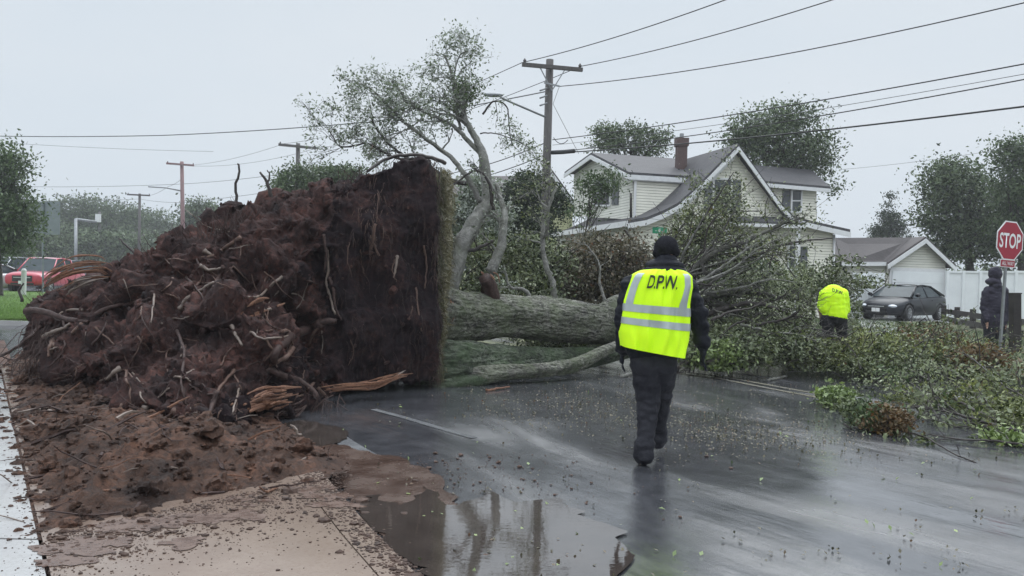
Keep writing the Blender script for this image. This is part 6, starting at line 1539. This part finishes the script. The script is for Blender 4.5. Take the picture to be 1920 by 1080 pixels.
# ------------------------------------------------------------------ standing trees and shrubs
def tree(name, label, blobs, Y, base_px, nclump, nleaf, sig, size, seed, leafm=LEAF_T, trunk_r=.2, barkm=TWIG, cat='tree', depth=None, group=None, limbs=26, zmin=.2):
    bl = [(b[0], b[1], b[2], b[3], Y, (depth or b[2] * pxm(Y) * .8)) for b in blobs]
    bx = P(base_px, 540, Y); base = Vector((bx.x, Y, 0))
    t = thing(name, label, cat, base, group=group)
    q, cc = ell_sites(bl, nclump, nleaf, sig, seed, zmin=zmin, shell=.55)
    put_leaves('crown', q, size, seed, leafm, t, up=.35, tone=TONE)['kind'] = 'stuff'
    rr = random.Random(seed); mb = MB(); cb = P(sum(b[0] * b[2] * b[3] for b in bl) / sum(b[2] * b[3] for b in bl), sum(b[1] * b[2] * b[3] for b in bl) / sum(b[2] * b[3] for b in bl), Y)
    mid = base.lerp(cb, .55) + Vector((rr.uniform(-.2, .2), 0, 0))
    mb.tube(catmull([base, base.lerp(mid, .5) + Vector((rr.uniform(-.1, .1), 0, 0)), mid, cb], 4), [trunk_r * (1 - .75 * i / 12) for i in range(13)], 8)
    mb.build('trunk', barkm, t, smooth=True)
    mb = MB()
    for k in range(limbs):
        c = Vector(cc[rr.randrange(len(cc))]); s = mid.lerp(cb, rr.uniform(-.2, .9)); m_ = s.lerp(c, .5) + Vector((rr.gauss(0, .15), rr.gauss(0, .1), rr.gauss(.1, .15))) * (c - s).length * .5
        mb.tube(catmull([s, m_, c], 4), [trunk_r * .28 * (1 - .85 * i / 8) for i in range(9)], 4, cap=False)
    mb.build('limbs', barkm, t, smooth=True)
    return t
tree('tree', 'leafy wind blown tree rising behind the cream house roof', [(1430, 240, 65, 40), (1480, 225, 60, 32), (1500, 290, 60, 40), (1405, 260, 45, 30), (1545, 310, 35, 24), (1560, 345, 25, 12), (1520, 260, 40, 24), (1450, 300, 60, 30)], 40, 1450, 210, 70, .34, .17, 301, trunk_r=.3)
tree('tree', 'sparse small tree above the dormer roof left of the chimney', [(1140, 255, 32, 22), (1185, 252, 48, 18), (1230, 262, 30, 18), (1160, 275, 60, 14), (1215, 285, 45, 14)], 42, 1180, 150, 36, .22, .16, 302, trunk_r=.22)
tree('tree', 'broad dark tree behind the white fence at the right', [(1790, 350, 55, 45), (1850, 380, 65, 55), (1760, 400, 42, 50), (1820, 440, 60, 60), (1770, 330, 40, 26), (1880, 450, 50, 60), (1765, 460, 20, 45)], 44, 1830, 270, 80, .40, .20, 303, LEAF_T, trunk_r=.4)
tree('tree', 'dark tree at the right edge behind the stop sign', [(1910, 330, 40, 60), (1930, 420, 50, 80), (1900, 290, 25, 20)], 40, 1925, 150, 80, .38, .19, 304, LEAF_L, trunk_r=.35)
tree('conifer', 'small dark conifer standing beyond the garage roof', [(1668, 375, 7, 20), (1667, 405, 18, 14), (1668, 425, 27, 14), (1645, 432, 16, 10), (1688, 432, 18, 11), (1668, 445, 40, 10)], 60, 1668, 120, 46, .22, .17, 305, LEAF_E, trunk_r=.2)
tree('tree', 'large green tree at the far left edge', [(-5, 330, 45, 50), (0, 400, 58, 55), (25, 380, 30, 30), (-20, 450, 60, 40), (20, 440, 30, 25), (5, 285, 28, 20)], 34, -10, 210, 75, .34, .16, 306, LEAF_L, trunk_r=.35)
tree('tree', 'rounded green tree behind the top of the root ball', [(560, 345, 50, 32), (620, 340, 50, 28), (650, 330, 35, 18), (535, 360, 25, 30), (600, 370, 80, 30)], 38, 590, 330, 70, .24, .15, 307, LEAF_L, trunk_r=.25)
tree('evergreen_shrub', 'dense dark evergreen in front of the utility pole base', [(990, 350, 34, 26), (975, 385, 45, 42), (1040, 385, 30, 34), (985, 440, 55, 50), (1000, 490, 70, 40), (960, 430, 30, 40)], 28, 995, 420, 70, .15, .11, 308, LEAF_E, trunk_r=.14, cat='evergreen')
tree('tree', 'loose pale leaved tree before the dormer gable', [(1115, 360, 40, 35), (1140, 345, 25, 25), (1095, 400, 35, 22), (1105, 345, 25, 22)], 24, 1085, 75, 26, .17, .10, 309, LEAF_L, trunk_r=.06)
tree('tree', 'small tree left of the upright limbs beside the yellow house', [(870, 400, 45, 40), (850, 450, 40, 40), (900, 350, 35, 20), (930, 430, 35, 45)], 26, 870, 220, 50, .15, .12, 310, LEAF_D, trunk_r=.1)
tree('shrub', 'brownish round shrub left of the walking worker by the house wall', [(1130, 500, 70, 55), (1090, 520, 50, 40), (1180, 510, 50, 50)], 20, 1130, 420, 70, .12, .09, 311, LEAF_B, trunk_r=.06, cat='shrub')
tree('shrub', 'low green shrub at the foot of the house corner right of centre', [(1380, 500, 80, 40), (1460, 520, 70, 35), (1330, 510, 40, 40)], 24, 1400, 110, 40, .14, .10, 312, LEAF_T, trunk_r=.06, cat='shrub')
tree('shrub', 'garden hedge clump below the lower right house window', [(1520, 540, 50, 22)], 27, 1520, 60, 40, .14, .10, 313, LEAF_T, trunk_r=.06, cat='shrub')
far = [(150, 400, 55, 32, 118, 'broad rounded tree in the far left treeline above the signal pole', LEAF_L), (215, 405, 55, 30, 122, 'tall rounded tree in the far treeline behind the transformer pole', LEAF_L), (280, 425, 45, 32, 128, 'lower tree in the far treeline left of the reddish pole', LEAF_L), (385, 405, 42, 28, 100, 'bushy green tree between the reddish pole and the bare twig', LEAF_L), (130, 455, 50, 30, 100, 'dark tree under the treeline behind the red pickup', LEAF_T), (200, 460, 60, 34, 98, 'dark green tree low beside the mast arm', LEAF_T), (290, 465, 60, 26, 104, 'dark hedge of trees just above the left of the root ball', LEAF_T), (60, 460, 35, 30, 90, 'grey green tree behind the square sign back', LEAF_T)]
for i, (x, y, rx, ry, Yd, lb, lm) in enumerate(far):
    tree('tree', lb, [(x, y, rx, ry), (x - rx * .5, y + ry * .5, rx * .6, ry * .8), (x + rx * .5, y + ry * .5, rx * .6, ry * .8), (x, y + ry, rx, ry)], Yd, x, 230, 50, .6, .42, 320 + i, lm, trunk_r=.35, group='trees in the far left treeline', limbs=6)
# far woods closing the horizon
q, cc = ell_sites([(x, 500 + (x - 90) * .026 - 14, 90, 26, 150, 8) for x in range(-200, 2200, 90)], 900, 26, 1.3, 350, zmin=.3)
tag(put_leaves('far_wood', q, 1.1, 350, LEAF_T, None, up=.3), 'low dark wood closing the horizon', kind='stuff')

# grass
rn = np.random.default_rng(9)
def grass(name, label, n, fn, size, mat):
    C = np.array([fn() for k in range(n)]); v, q, t = leaves(C, size, 4, up=0, aspect=.09, wind=(0, 0, 1), windk=2.2); tag(put(name, npmesh(name, v, q, t), mat), label, kind='stuff')
def fl():
    p = G(rn.uniform(-30, 80), 545 + 66 * rn.random() ** .7, .10); return (p.x, min(41, max(19.25, p.y)), .12)
grass('grass', 'bright mown grass at the left', 14000, fl, .10, GRASS)
def fr2():
    x = rn.uniform(5.2, 15); y = rn.uniform(13, 32); return (x, y, .14)
grass('grass_corner', 'rough wet grass under the branches at the right corner', 30000, fr2, .12, LEAF_L)

# ------------------------------------------------------------------ air
hz = MB(); hz.box((0, 75, 7.0), (420, 200, 16.2)); ho = hz.build('haze', None)
ho['kind'] = 'stuff'; ho['label'] = 'grey rain haze in the air'
m = bpy.data.materials.new('rain haze'); m.use_nodes = True; nt = m.node_tree; nt.nodes.clear(); o_ = nt.nodes.new('ShaderNodeOutputMaterial'); vp = nt.nodes.new('ShaderNodeVolumePrincipled')
vp.inputs['Color'].default_value = (.95, .96, 1.0, 1); vp.inputs['Density'].default_value = .0011; vp.inputs['Anisotropy'].default_value = .2
nt.links.new(vp.outputs[0], o_.inputs['Volume']); ho.data.materials.append(m)
